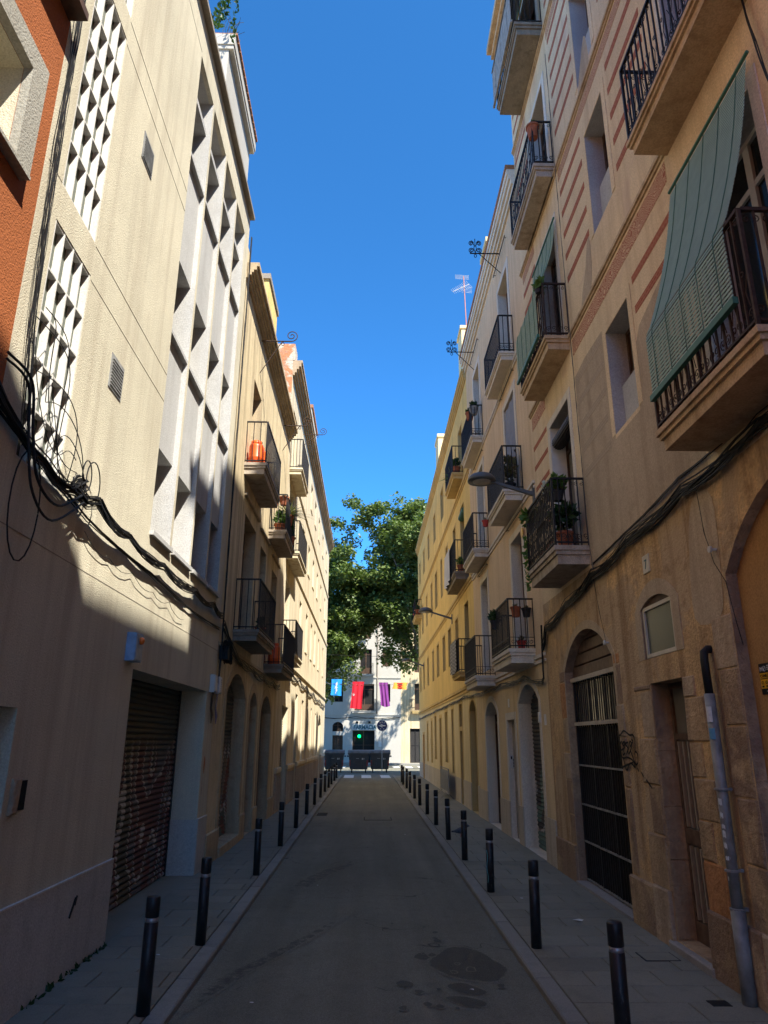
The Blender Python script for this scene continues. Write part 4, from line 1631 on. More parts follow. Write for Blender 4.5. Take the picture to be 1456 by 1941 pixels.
# ------------------------------------------------------------------ right: peach building
P0, P1 = 12.405, 20.60
bP = thing('peach_building', 'smooth peach building with grey door surrounds and two columns of balconies', 'building', (XR, 16.5, 0))
gP = [(13.16, 14.9, .05, 3.04, .28, .32), (15.4, 16.24, .05, 2.43, .15, 0), (17.44, 19.2, .05, 2.92, .3, .30)]
uP = []
for c, d in ((3.72, 6.06), (6.86, 9.24), (10.0, 12.38)):
    uP += [(13.75, 14.84, c, d, .26, 0), (18.06, 19.1, c, d, .26, 0)]
mb = MB()
wall(mb, FR, P0, P1, 0, 3.30, gP, 0, 1)
mb.build('ground_floor_wall', ['wall_peach_low', 'trim_grey'], bP)
mb = MB()
wall(mb, FR, P0, P1, 3.30, 13.5, uP, 0, 1)
shell(mb, FR, P0, P1, 0, 13.5, 9)
mb.build('upper_wall', ['wall_peach', 'trim_grey'], bP)
window(bP, FR, 13.16, 14.9, .05, 3.04, .27, 'roller', 'shutter_graffiti_c')
window(bP, FR, 15.4, 16.24, .05, 2.43, .14, 'boards', 'alu_beige')
window(bP, FR, 17.44, 19.2, .05, 2.92, .29, 'french', 'wood_brown')
for a, b, c, d, e, f in uP:
    window(bP, FR, a, b, c, d, .25, 'french', 'wood_door' if a < 15 else 'wood_grey')
    surround(bP, FR, a, b, c, d, 0, .16, .014, 'trim_grey')
for a, b, c, d, e, f in gP:
    surround(bP, FR, a, b, c, d, f, .15, .01, 'trim_grey', bottom=.78)
for a, b in ((P0, 13.15), (14.91, 15.39), (16.25, 17.43), (19.21, P1)):
    mb = MB()
    mb.box(FR, a, b, 0, .77, -.02, .02)
    mb.build('plinth', 'plinth_peach', bP)
cornice(bP, FR, P0, P1, 13.4, [(.1, .05), (.12, .10), (.12, .15), (.14, .18)], 'trim_grey')
mb = MB()
mb.box(FR, P0, P1, 13.88, 14.0, -.6, .20)
mb.build('gutter', 'roof_tile', bP)
for z in (3.32, 6.5, 9.68):
    mb = MB()
    mb.box(FR, P0, P1, z, z + .05, -.01, .03)
    mb.box(FR, P0, P1, z + .09, z + .15, -.01, .04)
    mb.build('string_course', 'trim_grey', bP)
balcony(bP, FR, 13.12, 15.06, 3.36, 3.62, .50, .92, 'rings', 'trim_grey')
balcony(bP, FR, 13.32, 15.26, 6.58, 6.80, .42, .94, 'plain', 'trim_grey')
balcony(bP, FR, 13.42, 15.4, 9.80, 9.98, .34, .9, 'rings', 'trim_grey')
balcony(bP, FR, 17.42, 19.4, 3.26, 3.50, .50, .95, 'rings', 'trim_grey')
balcony(bP, FR, 17.6, 19.6, 6.50, 6.72, .42, .95, 'rings', 'trim_grey')
balcony(bP, FR, 17.75, 19.85, 9.76, 9.94, .34, .92, 'rings', 'trim_grey')
for z, a in ((13.05, 14.3), (9.62, 14.3), (6.42, 14.3), (13.0, 18.6), (9.55, 18.6), (6.35, 18.6)):
    mb = MB()
    mb.tube([FR.p(a - .78, z, .05), FR.p(a + .78, z, .05)], .012, 5)
    for s_ in (-.7, .7):
        mb.tube([FR.p(a + s_, z, -.01), FR.p(a + s_, z, .05)], .008, 4)
    mb.build('awning_rod', 'iron', bP)
mb = MB()
mb.box(FR, 17.3, 18.3, 13.5, 15.9, -1.0, -.28)
mb.box(FR, 17.25, 18.35, 15.9, 16.05, -1.05, -.22)
mb.build('chimney', 'wall_yellow_low', bP)

# ------------------------------------------------------------------ right: yellow building
Y0, Y1 = 20.605, 43.9
bY = thing('yellow_building', 'long yellow plastered building with many narrow windows on the shaded side', 'building', (XR, 32, 0))
q4 = [(22.0, 22.9), (25.2, 26.1), (28.2, 29.3), (31.85, 32.8), (35.3, 36.2), (38.4, 39.4), (41.6, 42.5)]
q3 = [(24.4, 25.15), (27.0, 27.7), (29.2, 29.85), (31.5, 32.5), (33.95, 34.85), (37.0, 37.8), (39.9, 40.7), (42.2, 42.9)]
q2 = [(24.35, 25.15), (26.6, 27.5), (28.7, 29.6), (31.25, 32.25), (33.8, 34.5), (36.7, 37.5), (39.5, 40.3), (42.0, 42.7)]
oY = [(a, b, 10.95, 12.25, .2, 0) for a, b in q4] + [(a, b, 7.75, 9.35, .2, 0) for a, b in q3] + [(a, b, 4.66, 6.04, .2, 0) for a, b in q2]
dY = [(21.75, 22.7, 3.95, 6.16, .24, 0), (22.1, 23.1, 6.98, 9.5, .24, 0)]
gY = [(20.9, 22.2, .05, 3.15, .25, .3), (24.0, 24.7, 2.42, 3.15, .15, 0), (24.0, 24.62, .05, 2.30, .15, 0), (26.5, 27.0, .9, 3.08, .15, 0), (28.5, 29.35, 1.2, 3.06, .15, 0),
      (30.85, 31.6, .05, 2.9, .2, 0), (33.2, 33.9, 1.2, 3.05, .15, 0), (35.2, 35.8, 1.0, 2.88, .15, 0), (37.7, 38.3, 1.0, 2.82, .15, 0), (40.1, 41.15, .05, 2.3, .2, 0)]
mb = MB()
wall(mb, FR, Y0, Y1, 0, 3.42, gY, 0, 1)
mb.build('ground_floor_wall', ['wall_yellow_low', 'trim_yellow'], bY)
mb = MB()
wall(mb, FR, Y0, Y1, 3.42, 13.3, oY + dY, 0, 1)
shell(mb, FR, Y0, Y1, 0, 13.3, 9)
mb.build('upper_wall', ['wall_yellow', 'trim_yellow'], bY)
for i, (a, b, c, d, e, f) in enumerate(oY):
    window(bY, FR, a, b, c, d, .19, ('louvre', 'win', 'win')[i % 3], ('wood_grey', 'wood_brown', 'frame_cream')[i % 3])
    surround(bY, FR, a, b, c, d, 0, .1, .01, 'trim_yellow')
for a, b, c, d, e, f in dY:
    window(bY, FR, a, b, c, d, .23, 'french', 'wood_brown')
for i, (a, b, c, d, e, f) in enumerate(gY):
    k = ('roller', 'win', 'boards', 'win', 'louvre', 'boards', 'win', 'louvre', 'win', 'boards')[i]
    window(bY, FR, a, b, c, d, e - .01, k, {'roller': 'shutter_grey', 'win': 'wood_brown', 'boards': 'wood_door' if i != 9 else 'red_plastic', 'louvre': 'wood_grey'}[k])
    surround(bY, FR, a, b, c, d, f, .14, .01, 'trim_yellow', bottom=max(c, .84))
for a, b in ((Y0, 20.88), (22.22, 23.98), (24.64, 30.83), (31.62, 40.08), (41.17, Y1)):
    mb = MB()
    mb.box(FR, a, b, 0, .82, -.02, .02)
    mb.build('plinth', 'plinth_peach', bY)
for z in (3.42, 6.55, 9.95):
    mb = MB()
    mb.box(FR, Y0, Y1, z, z + .07, -.01, .03)
    mb.box(FR, Y0, Y1, z + .1, z + .2, -.01, .055)
    mb.build('string_course', 'trim_yellow', bY)
cornice(bY, FR, Y0, Y1, 13.2, [(.08, .04), (.1, .08), (.1, .12), (.1, .15)], 'trim_yellow')
balcony(bY, FR, 21.3, 23.1, 3.80, 3.95, .42, .95, 'plain', 'trim_yellow')
balcony(bY, FR, 21.35, 23.95, 6.74, 6.98, .45, 1.0, 'plain', 'slab_dark')
balcony(bY, FR, 21.9, 24.1, 10.25, 10.45, .38, .95, 'plain', 'trim_yellow')
balcony(bY, FR, 41.0, 43.5, 8.75, 8.95, .4, .9, 'plain', 'trim_yellow')
mb = MB()
mb.box(FR, 23.0, 24.0, 13.3, 16.6, -.85, -.25)
mb.box(FR, 22.96, 24.04, 16.6, 16.72, -.9, -.2)
mb.build('chimney', 'wall_yellow_low', bY)
mb = MB()
mb.box(FR, 30.0, 31.2, 13.5, 15.3, -1.0, -.02)
mb.box(FR, 29.95, 31.25, 15.3, 15.45, -1.05, .02)
mb.build('chimney', 'wall_yellow_low', bY)

# ------------------------------------------------------------------ far end: pharmacy
bF = thing('pharmacy_building', 'white building with pharmacy shopfront closing the far end of the street', 'building', (-2, YF, 0))
oF = [(-1.35, .61, .12, 2.82, .3, 0), (-3.14, -2.19, 2.73, 3.54, .25, .3), (-3.12, -2.2, .12, 2.4, .25, 0), (-1.2, .55, 4.52, 6.85, .25, 0), (-3.02, -2.26, 5.27, 6.84, .25, 0),
      (1.25, 2.0, 5.3, 6.86, .25, 0), (-.75, .3, 7.75, 9.95, .25, 0), (1.28, 1.98, 8.4, 9.98, .25, 0), (-3.0, -2.3, 8.3, 9.95, .25, 0), (-.75, .2, 10.9, 12.9, .25, 0), (1.28, 1.98, 11.3, 12.9, .25, 0),
      (-5.6, -4.8, 5.3, 6.84, .25, 0), (-5.6, -4.8, 8.3, 9.95, .25, 0)]
mb = MB()
wall(mb, FF, -9, 2.95, 0, 14.2, oF, 0, 1)
shell(mb, FF, -9, 2.95, 0, 14.2, 9)
mb.build('wall', ['wall_white', 'wall_white'], bF)
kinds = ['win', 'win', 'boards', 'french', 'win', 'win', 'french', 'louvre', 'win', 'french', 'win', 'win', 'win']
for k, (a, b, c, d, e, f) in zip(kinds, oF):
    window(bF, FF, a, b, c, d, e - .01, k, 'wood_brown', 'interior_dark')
mb = MB()
mb.box(FF, -1.42, .68, 2.86, 3.36, 0, .06)
sg = mb.build('shop_sign', 'sign_panel', bF)
mb = MB()
add_text(mb, FF, 'FARMACIA', .50, -1.27, 2.93, .064, sx=.84, bold=.018)
mb.build('lettering', 'text_dark', sg)
mb = MB()
for (a, b, c, d) in ((-.83, -.67, 2.20, 2.46), (-.88, -.62, 2.25, 2.41)):
    mb.box(FF, a, b, c, d, .0, .05 if a > -.85 else .052)
mb.build('pharmacy_cross', 'led_green', bF)
for u in (-.95, .15):
    mb = MB()
    mb.box(FF, u - .1, u + .1, 3.42, 3.6, 0, .2)
    mb.build('spotlight', 'iron', bF)
cornice(bF, FF, -9, 2.95, 14.2, [(.15, .1), (.15, .25)], 'wall_white')
for z in (4.12, 7.35):
    mb = MB()
    mb.box(FF, -9, 2.95, z, z + .1, 0, .06)
    mb.build('string_course', 'wall_white', bF)
balcony(bF, FF, -1.45, .72, 4.30, 4.50, .45, 1.0, 'plain', 'wall_white')
balcony(bF, FF, -1.5, .46, 7.48, 7.66, .45, 1.0, 'plain', 'wall_white')
mb = MB()
mb.tube([FF.p(.82, 4.2, .05), FF.p(.82, 14, .05)], .05, 6)
mb.build('downpipe', 'coping', bF)
mb = MB()
mb.box(FF, .95, 1.25, 1.45, 1.9, 0, .08)
mb.build('wall_cabinet', 'plastic_white', bF)
bE = thing('ochre_end_building', 'ochre building beside the white pharmacy at the far right', 'building', (6, YF, 0))
mb = MB()
ops = [(3.75, 4.7, .12, 3.0, .2, 0), (4.2, 5.1, 4.6, 6.9, .2, 0), (4.2, 5.1, 7.9, 10, .2, 0)]
wall(mb, FF, 2.955, 12, 0, 13, ops, 0, 0)
shell(mb, FF, 2.955, 12, 0, 13, 9)
mb.build('wall', 'wall_cream_c', bE)
window(bE, FF, 3.75, 4.7, .12, 3.0, .19, 'louvre', 'iron')
window(bE, FF, 4.2, 5.1, 4.6, 6.9, .19, 'french', 'wood_brown')
window(bE, FF, 4.2, 5.1, 7.9, 10, .19, 'french', 'wood_brown')
balcony(bE, FF, 3.9, 5.4, 4.3, 4.5, .45, 1.0, 'plain', 'trim_yellow')

# ------------------------------------------------------------------ bollards
ORD = ['nearest', 'second', 'third', 'fourth', 'fifth', 'sixth', 'seventh', 'eighth', 'ninth', 'tenth', 'eleventh', 'twelfth', 'thirteenth']
bp_ = thing('bollard', 'bollard', 'bollard', (0, 0, 0), 'bollards along the kerbs')
mb = MB()
mb.lathe((0, 0, 0), [(.052, 0), (.052, .605), (.044, .61), (.044, .64)], 18)
mb.build('post', 'bollard_black', bp_, True)
mb = MB()
mb.lathe((0, 0, 0), [(.0475, .604), (.0475, .641)], 18)
mb.build('reflective_band', 'steel', bp_, True)
mb = MB()
mb.lathe((0, 0, 0), [(.044, .638), (.0525, .643), (.0525, .775), (.047, .787), (.012, .789)], 18)
mb.build('cap', 'bollard_black', bp_, True)
LB = [6.17, 8.06, 11.88, 14.95, 17.94, 21.08, 24.13, 27.08, 30.0, 32.5, 35.0, 38.0, 40.8]
RB = [5.35, 7.93, 10.63, 13.31, 15.91, 18.61, 21.2, 23.99, 26.72, 29.55, 32.24, 34.94, 36.9]
first = True
for side, ys, x in (('left', LB, -1.65), ('right', RB, 1.672)):
    for i, y in enumerate(ys):
        o = bp_ if first else copy_tree(bp_)
        first = False
        o.location = (x + rnd.uniform(-.012, .012), y, .06)
        o.rotation_euler = (rnd.uniform(-.018, .018), rnd.uniform(-.018, .018), rnd.uniform(0, 6))
        if side == 'left' and i == 0:
            o['label'] = 'black steel bollard nearest the camera on the left kerb, scuffed cap'
        elif side == 'right' and i == 0:
            o['label'] = 'black steel bollard cut off by the bottom right of the picture'
        else:
            o['label'] = 'black steel bollard, %s from the camera along the %s kerb' % (ORD[i], side)
        o['category'] = 'bollard'
# green scribble on the third right bollard
mb = MB()
mb.tube([(1.672 - .0535 * math.cos(.9 + .15 * math.sin(i)), 10.63 - .0535 * math.sin(.9 + .15 * math.sin(i)), .18 + i * .04) for i in range(11)], .004, 4)
solo(mb, 'paint_scribble', 'sign_teal', 'faded green paint scribble running down a bollard on the right kerb', 'graffiti', (1.64, 10.58, .2))

# ------------------------------------------------------------------ cables
def bundle(name, label, path, n, spread, r, mat, loc, seed, sag=.05, ties=None, cat='cable', wob=.35):
    """a run of n strands that keep roughly together and sag between the clips"""
    r_ = random.Random(seed)
    mb = MB()
    P = [Vector(p) for p in path]
    # resample
    Q = []
    for i in range(len(P) - 1):
        k = max(2, int((P[i + 1] - P[i]).length / .16))
        for j in range(k):
            t = j / k
            q = P[i].lerp(P[i + 1], t)
            q.z -= sag * 4 * t * (1 - t)
            Q.append(q)
    Q.append(P[-1])
    for s_ in range(n):
        o1 = Vector((0, r_.uniform(-1, 1), r_.uniform(-1, 1))) * spread
        ph, fr_ = r_.uniform(0, 6), r_.uniform(.25, .6)
        am = spread * wob * r_.uniform(.8, 2.6)
        rr = r * r_.choice((.45, .6, .7, .8, 1.1))
        pts = []
        for i, q in enumerate(Q):
            pts.append(q + Vector((r_.uniform(-.004, .004) + o1.y * .35, o1.y * .4 + am * .4 * math.sin(ph * 2 + i * fr_), o1.z + am * math.sin(ph + i * fr_))))
        mb.tube(pts, rr, 4)
    return solo(mb, name, mat, label, cat, loc, 'cables clipped to the facades')


def crv(pts, n=6):
    out = []
    P = [Vector(p) for p in pts]
    for i in range(len(P) - 1):
        p0, p1, p2, p3 = P[max(i - 1, 0)], P[i], P[i + 1], P[min(i + 2, len(P) - 1)]
        for j in range(n):
            t = j / n
            out.append(.5 * ((2 * p1) + (-p0 + p2) * t + (2 * p0 - 5 * p1 + 4 * p2 - p3) * t * t + (-p0 + 3 * p1 - 3 * p2 + p3) * t ** 3))
    out.append(P[-1])
    return out


xl = XL + .06
xr = XR - .05
bundle('cable_bundle', 'thick black cable bundle sagging across the sunlit beige wall', [(xl, 4.3, 4.33), (xl, 5.2, 4.05), (xl + .03, 5.75, 4.02), (xl + .06, 6.2, 4.05), (xl + .03, 7.2, 4.02), (xl + .02, 8.6, 4.02), (xl + .02, 10.2, 4.05), (xl, 11.6, 4.1), (xl, 12.4, 4.05)], 20, .045, .009, 'cable_black', (XL, 8, 4.0), 1, .06)
bundle('cable_line', 'straight black cable pair clipped below the sagging bundle on the beige wall', [(xl - .03, 4.3, 4.2), (xl - .03, 6.2, 3.9), (xl - .03, 8.2, 3.84), (xl - .03, 10.2, 3.78), (xl - .03, 12.3, 3.8)], 4, .016, .011, 'cable_black', (XL, 8, 3.8), 2, .01)
bundle('loose_cable', 'thin loose black wire hanging in loops under the clipped cable', [(xl - .03, 6.2, 3.78), (xl - .03, 6.9, 3.70), (xl - .03, 7.6, 3.72), (xl - .03, 8.4, 3.66), (xl - .03, 9.1, 3.68), (xl - .03, 9.9, 3.58)], 1, .005, .007, 'cable_black', (XL, 8, 3.6), 3, .06)
bundle('cable_drop', 'bundle of wires running down between the orange and beige walls', [(xl - .03, 4.60, 12.5), (xl - .03, 4.60, 9.5), (xl - .03, 4.62, 7.5), (xl - .03, 4.66, 6.0), (xl - .02, 4.72, 5.0), (xl, 4.85, 4.1)], 13, .042, .0036, 'cable_black', (XL, 4.65, 4.1), 4, 0, wob=.8)
mb = MB()
r_ = random.Random(8)
for k in range(7):   # loose loops over the lower fin grid
    y0, z0 = r_.uniform(4.7, 5.1), r_.uniform(4.5, 5.2)
    pts = []
    for i in range(22):
        t = i / 21
        pts.append((xl + .02 + .05 * math.sin(t * 5 + k), y0 + (5.75 - y0) * t + .12 * math.sin(t * 7 + k * 2), z0 + (4.08 - z0) * t + .16 * math.sin(t * 6 + k)))
    mb.tube(pts, .0042, 4)
for (cy, cz, ry, rz) in ((4.95, 3.62, .22, .42), (5.95, 4.22, .1, .14), (6.1, 4.2, .16, .2)):
    mb.tube([(xl + .03, cy + ry * math.cos(a * .33), cz + rz * math.sin(a * .33)) for a in range(20)], .006, 4)
mb.tube(crv([(xl + .02, 4.4, 4.55), (xl + .05, 4.72, 4.5), (xl + .05, 4.86, 4.15), (xl + .06, 5.02, 3.84), (xl + .06, 5.4, 3.76), (xl + .05, 5.85, 4.0)]), .011, 6)
mb.tube(crv([(xl + .02, 4.4, 4.5), (xl + .05, 4.68, 4.45), (xl + .05, 4.82, 4.05), (xl + .06, 4.98, 3.72), (xl + .06, 5.35, 3.62), (xl + .05, 5.9, 3.95)]), .010, 6)
for k in range(16):   # knot of slack at the bend
    a0 = r_.uniform(0, 6)
    mb.tube([(xl + .03 + .02 * math.sin(i), 5.8 + .16 * math.cos(a0 + i * .7) * r_.uniform(.7, 1), 4.08 + .09 * math.sin(a0 + i * .9)) for i in range(12)], .005, 4)
solo(mb, 'cable_tangle', 'cable_black', 'tangle of black wire loops in front of the lower fin grid', 'cable', (XL, 5.3, 3.9), 'cables clipped to the facades')
bundle('cable_bundle', 'vertical black cables dropping beside the cream building to the junction boxes', [(xl, 12.46, 12.0), (xl, 12.44, 9), (xl, 12.42, 6), (xl, 12.44, 4.2), (xl, 12.45, 3.4), (xl, 12.4, 2.9)], 6, .03, .008, 'cable_black', (XL, 12.45, 3), 6, 0)
mb = MB()
for k in range(26):
    a0 = r_.uniform(0, 6)
    mb.tube([(xl + .08 + .06 * math.sin(a0 + i), 12.62 + .17 * math.cos(a0 + i * .8) * r_.uniform(.6, 1), 3.45 + .2 * math.sin(a0 + i * .6) * r_.uniform(.6, 1)) for i in range(12)], .008, 4)
mb.box(FL, 12.5, 12.78, 3.32, 3.55, .02, .17)
solo(mb, 'cable_splice', 'cable_black', 'black knot of cable splices under the first cream balcony', 'cable', (XL + .1, 12.6, 3.3))
bundle('cable_bundle', 'dark cables sagging along the cream building above the arched doors', [(xl, 12.5, 3.9), (xl, 14, 3.5), (xl, 16, 3.45), (xl, 17.6, 3.4), (xl, 19.5, 3.4), (xl, 20.9, 3.45)], 9, .05, .011, 'cable_black', (XL, 17, 3.4), 7, .05)
bundle('cable_bundle', 'cables bunched under the string course of the long cream building', [(xl, 24.0, 4.15), (xl, 27, 4.1), (xl, 30, 4.05), (xl, 34, 4.0), (xl, 39, 3.95), (xl, 43.5, 3.9)], 7, .07, .012, 'cable_black', (XL, 34, 4.0), 8, .12)
bundle('cable_bundle', 'heavy bundle of black cables along the ochre ground floor of the painted building', [(xr, 3.2, 4.36), (xr, 5.0, 4.36), (xr, 6.45, 4.33), (xr, 8, 4.24), (xr, 9.4, 4.16), (xr, 10.8, 4.0), (xr, 12.1, 3.85), (xr, 12.38, 3.55)], 18, .055, .010, 'cable_black', (XR, 8, 4.2), 9, .05)
bundle('cable_line', 'single dark cable running above the main bundle on the painted building', [(xr + .02, 3.2, 4.55), (xr + .02, 5, 4.5), (xr + .02, 6.5, 4.47), (xr + .02, 9.4, 4.3)], 2, .012, .011, 'cable_black', (XR, 6, 4.4), 10, .02)
bundle('cable_bundle', 'cables dropping at the joint between painted and peach buildings', [(xr, 12.4, 3.9), (xr, 12.44, 3.5), (xr, 12.46, 3.0), (xr, 12.7, 2.98), (xr, 14.0, 3.16), (xr, 16.5, 3.2), (xr, 20.4, 3.22)], 7, .03, .012, 'cable_black', (XR, 13, 3.0), 11, .03)
bundle('cable_bundle', 'dark cables clipped along the yellow building above its ground floor windows', [(xr, 20.4, 3.25), (xr, 23, 3.33), (xr, 27, 3.3), (xr, 32, 3.28), (xr, 38, 3.25), (xr, 43.8, 3.22)], 5, .035, .013, 'cable_black', (XR, 32, 3.3), 12, .03)
bundle('cable_line', 'pale wires hanging down beside the lowest far balcony', [(xr, 9.46, 13.6), (xr, 9.44, 10), (xr, 9.42, 7.9), (xr, 9.40, 6), (xr, 9.38, 4.6), (xr, 9.3, 4.2)], 4, .02, .005, 'cable_grey', (XR, 9.4, 4.3), 13, 0)
bundle('cable_line', 'thin wire dropping past the house number to the barred gate lamp', [(xr, 9.35, 4.2), (xr, 9.2, 3.6), (xr, 9.05, 3.2)], 2, .006, .004, 'cable_black', (XR, 9.2, 3.2), 14, 0)
bundle('cable_line', 'thin wire hanging to an insulator beside the blocked arch', [(xr, 6.15, 4.3), (xr, 6.1, 3.8), (xr, 6.0, 3.5), (xr, 5.85, 3.3), (xr, 5.72, 2.75)], 2, .006, .004, 'cable_black', (XR, 6, 3.3), 15, 0)
bundle('cable_line', 'wires running up the painted facade beside the near balconies', [(xr, 4.0, 6.0), (xr, 4.2, 7.6), (xr, 4.3, 9), (xr, 4.3, 12)], 4, .03, .006, 'cable_black', (XR, 4.2, 7), 16, 0)
mb = MB()
for (y, z) in ((6.02, 3.62), (9.08, 3.2), (4.25, 7.05)):
    mb.tube([FR.p(y, z, -.01), FR.p(y, z, .05)], .012, 8)
    mb.tube([FR.p(y, z, .05), FR.p(y, z, .07)], .03, 10)
    break
solo(mb, 'insulator', 'plastic_white', 'white porcelain insulator beside the blocked orange arch', 'insulator', (XR, 6.02, 3.6))
mb = MB()
mb.tube([FR.p(9.08, 3.2, -.01), FR.p(9.08, 3.2, .05)], .012, 8)
mb.tube([FR.p(9.08, 3.2, .05), FR.p(9.08, 3.2, .07)], .03, 10)
solo(mb, 'insulator', 'plastic_white', 'white porcelain insulator above the barred gate', 'insulator', (XR, 9.08, 3.2))
# wire across the far street with bunting cable
mb = MB()
mb.tube([(-3.2 + 6.6 * t / 14, 50, 5.72 - .12 * math.sin(PI * t / 14)) for t in range(15)], .012, 4)
solo(mb, 'flag_line', 'cable_grey', 'line stretched across the far end of the street carrying flags', 'line', (0, 50, 5.6))
mb = MB()
mb.tube([(-3.2 + 6.6 * t / 14, 46, 7.15 + .05 * math.cos(PI * t / 7)) for t in range(15)], .014, 4)
solo(mb, 'overhead_wire', 'cable_black', 'thin overhead wire crossing the street end above the flags', 'wire', (0, 46, 7.1))
mb = MB()
mb.tube([FF.p(-8 + 10.9 * t / 30, 4.0 - .16 * abs(math.sin(t * .33)), .08) for t in range(31)], .03, 4)
mb.tube([FF.p(-8 + 10.9 * t / 30, 3.92 - .1 * abs(math.sin(t * .5 + 1)), .08) for t in range(31)], .02, 4)
solo(mb, 'cable_line', 'cable_black', 'black cables drooping across the white pharmacy facade', 'cable', (-2, YF, 3.9))

# ------------------------------------------------------------------ flags
def flag(name, label, x0, x1, z0, z1, mat, y=50, skew=0.0, waves=3, amp=.05, emblem=None, sag=0.0):
    nx, nz = 26, 18
    t = thing(name, label, 'flag', (x0, y, z0), 'flags hung across the street end')
    mb = MB()
    ph = rnd.uniform(0, 6)

    def P(i, j, off=0.0):
        s_, q = i / nx, j / nz
        x = x0 + (x1 - x0) * s_ + skew * (1 - q) - .06 * math.sin(q * 3) * (s_ - .5)
        z = z0 + (z1 - z0) * q - sag * math.sin(PI * s_) * (1 - q) - .05 * s_ * (1 - q)
        yy = y + amp * math.sin(waves * 2 * PI * s_ + ph + q * .8) * (1.1 - q * .7) - off
        return (x, yy, z)
    for i in range(nx + 1):
        for j in range(nz + 1):
            mb.v.append(Vector(P(i, j)))
    for i in range(nx):
        for j in range(nz):
            a = i * (nz + 1) + j
            mb.f.append([a, a + nz + 1, a + nz + 2, a + 1])
            mb.m.append(0)
    mb.build('cloth', mat, t, True)
    if emblem:
        e = MB()
        for (pts, off) in emblem[1]:
            vs_ = []
            for (s_, q) in pts:
                i, j = s_ * nx, q * nz
                vs_.append(P(i, j, .006))
            e.poly(vs_)
        e.build('emblem', emblem[0], t)
    return t


def star(cx, cy, r, k, seed):
    q = random.Random(seed)
    return [(cx + r * (1 if i % 2 == 0 else .45) * math.cos(i * PI / k) * q.uniform(.7, 1.3) * .8, cy + r * (1 if i % 2 == 0 else .45) * math.sin(i * PI / k) * q.uniform(.7, 1.3)) for i in range(2 * k)]


flag('blue_flag', 'bright blue flag with ragged white figure', -2.52, -1.78, 4.92, 5.98, 'flag_blue', emblem=('cloth_white', [(star(.5, .70, .17, 6, 1), 0), (star(.46, .5, .2, 7, 2), 0), (star(.52, .32, .15, 6, 3), 0), (star(.45, .17, .1, 5, 4), 0)]), waves=1.5, amp=.03, skew=-.04)
flag('red_flag', 'long red banner with small grey round badge', -1.08, -.28, 4.06, 5.82, 'flag_red', emblem=('plastic_white', [([(.17 + .09 * math.cos(a * PI / 6), .52 + .055 * math.sin(a * PI / 6)) for a in range(12)], 0)]), waves=2.5, amp=.04, skew=-.14)
flag('purple_flag', 'draped plain purple banner hung over the pharmacy sign', .72, 1.36, 4.28, 5.78, 'flag_purple', waves=2.5, amp=.045, skew=.14, sag=.1)
flag('striped_flag', 'orange and red striped flag at the right end of the line', 1.74, 2.72, 5.36, 5.78, 'flag_stripe_yellow', emblem=('flag_red', [([(0, .75), (1, .8), (1, .95), (0, .92)], 0), ([(0, .4), (1, .5), (1, .65), (0, .58)], 0), ([(0, .08), (1, .18), (1, .33), (0, .26)], 0)]), waves=1.5, amp=.04, skew=-.1)

# ------------------------------------------------------------------ bins, sign, barrier
def bin_(label, x, y, rz=0.0, first=[None]):
    if first[0] is None:
        t = thing('wheeled_bin', label, 'bin', (0, 0, 0), 'grey rubbish containers at the corner')
        mb = MB()
        a = [(-.56, -.42, .2), (.56, -.42, .2), (.56, .42, .2), (-.56, .42, .2)]
        b = [(-.65, -.5, 1.18), (.65, -.5, 1.18), (.65, .5, 1.18), (-.65, .5, 1.18)]
        mb.add(a + b, [(0, 1, 5, 4), (1, 2, 6, 5), (2, 3, 7, 6), (3, 0, 4, 7), (0, 3, 2, 1), (4, 5, 6, 7)])
        mb.box(FG, -.70, .70, 1.10, 1.2, -.55, .55)
        for s_ in (-1, 1):
            mb.box(FG, s_ * .72 - .06, s_ * .72 + .06, .95, 1.05, -.12, .12)
            for k in (-.25, .25):
                mb.box(FG, k + s_ * .06 - .02, k + s_ * .06 + .02, .25, 1.1, -.52, -.40)
        mb.build('body', 'bin_grey', t)
        mb = MB()
        pr = []
        for i in range(9):
            an = PI * i / 8
            pr.append((.55 * math.cos(an), 1.2 + .2 * math.sin(an) ** .6 if 0 < i < 8 else 1.2))
        for i in range(8):
            (y0, z0), (y1, z1) = pr[i], pr[i + 1]
            mb.quad((-.70, y0, z0), (.70, y0, z0), (.70, y1, z1), (-.70, y1, z1))
        mb.poly([(-.70, y0, z0) for y0, z0 in pr])
        mb.poly([(.70, y0, z0) for y0, z0 in pr])
        for k in (-.45, .0, .45):
            mb.box(FG, k - .07, k + .07, 1.2, 1.3, -.58, -.50)
        mb.build('lid', 'bin_lid', t)
        for sx in (-.45, .45):
            for sy in (-.33, .33):
                mb = MB()
                mb.tube([(sx - .03, sy, .1), (sx + .03, sy, .1)], .1, 12)
                mb.tube([(sx, sy, .1), (sx, sy, .24)], .03, 6)
                mb.build('wheel', 'rubber', t)
        for sx in (-.56, .56):
            mb = MB()
            for i in range(4):
                z = .42 + i * .09
                mb.add([(sx - .05, -.452 - i * .008, z), (sx + .05, -.452 - i * .008, z + .03), (sx + .05, -.46 - i * .008, z + .075), (sx - .05, -.46 - i * .008, z + .045)], [(0, 1, 2, 3)])
            mb.build('reflector', 'red_plastic', t)
        mb = MB()
        mb.box(FG, -.2, .02, .86, .88, -.49, -.478)
        mb.box(FG, .2, .36, .80, .90, -.49, -.478)
        mb.build('decal', 'plastic_white', t)
        first[0] = t
        o = t
    else:
        o = copy_tree(first[0])
    o.location = (x, y, 0)
    o.rotation_euler = (0, 0, rz)
    o['label'] = label
    return o


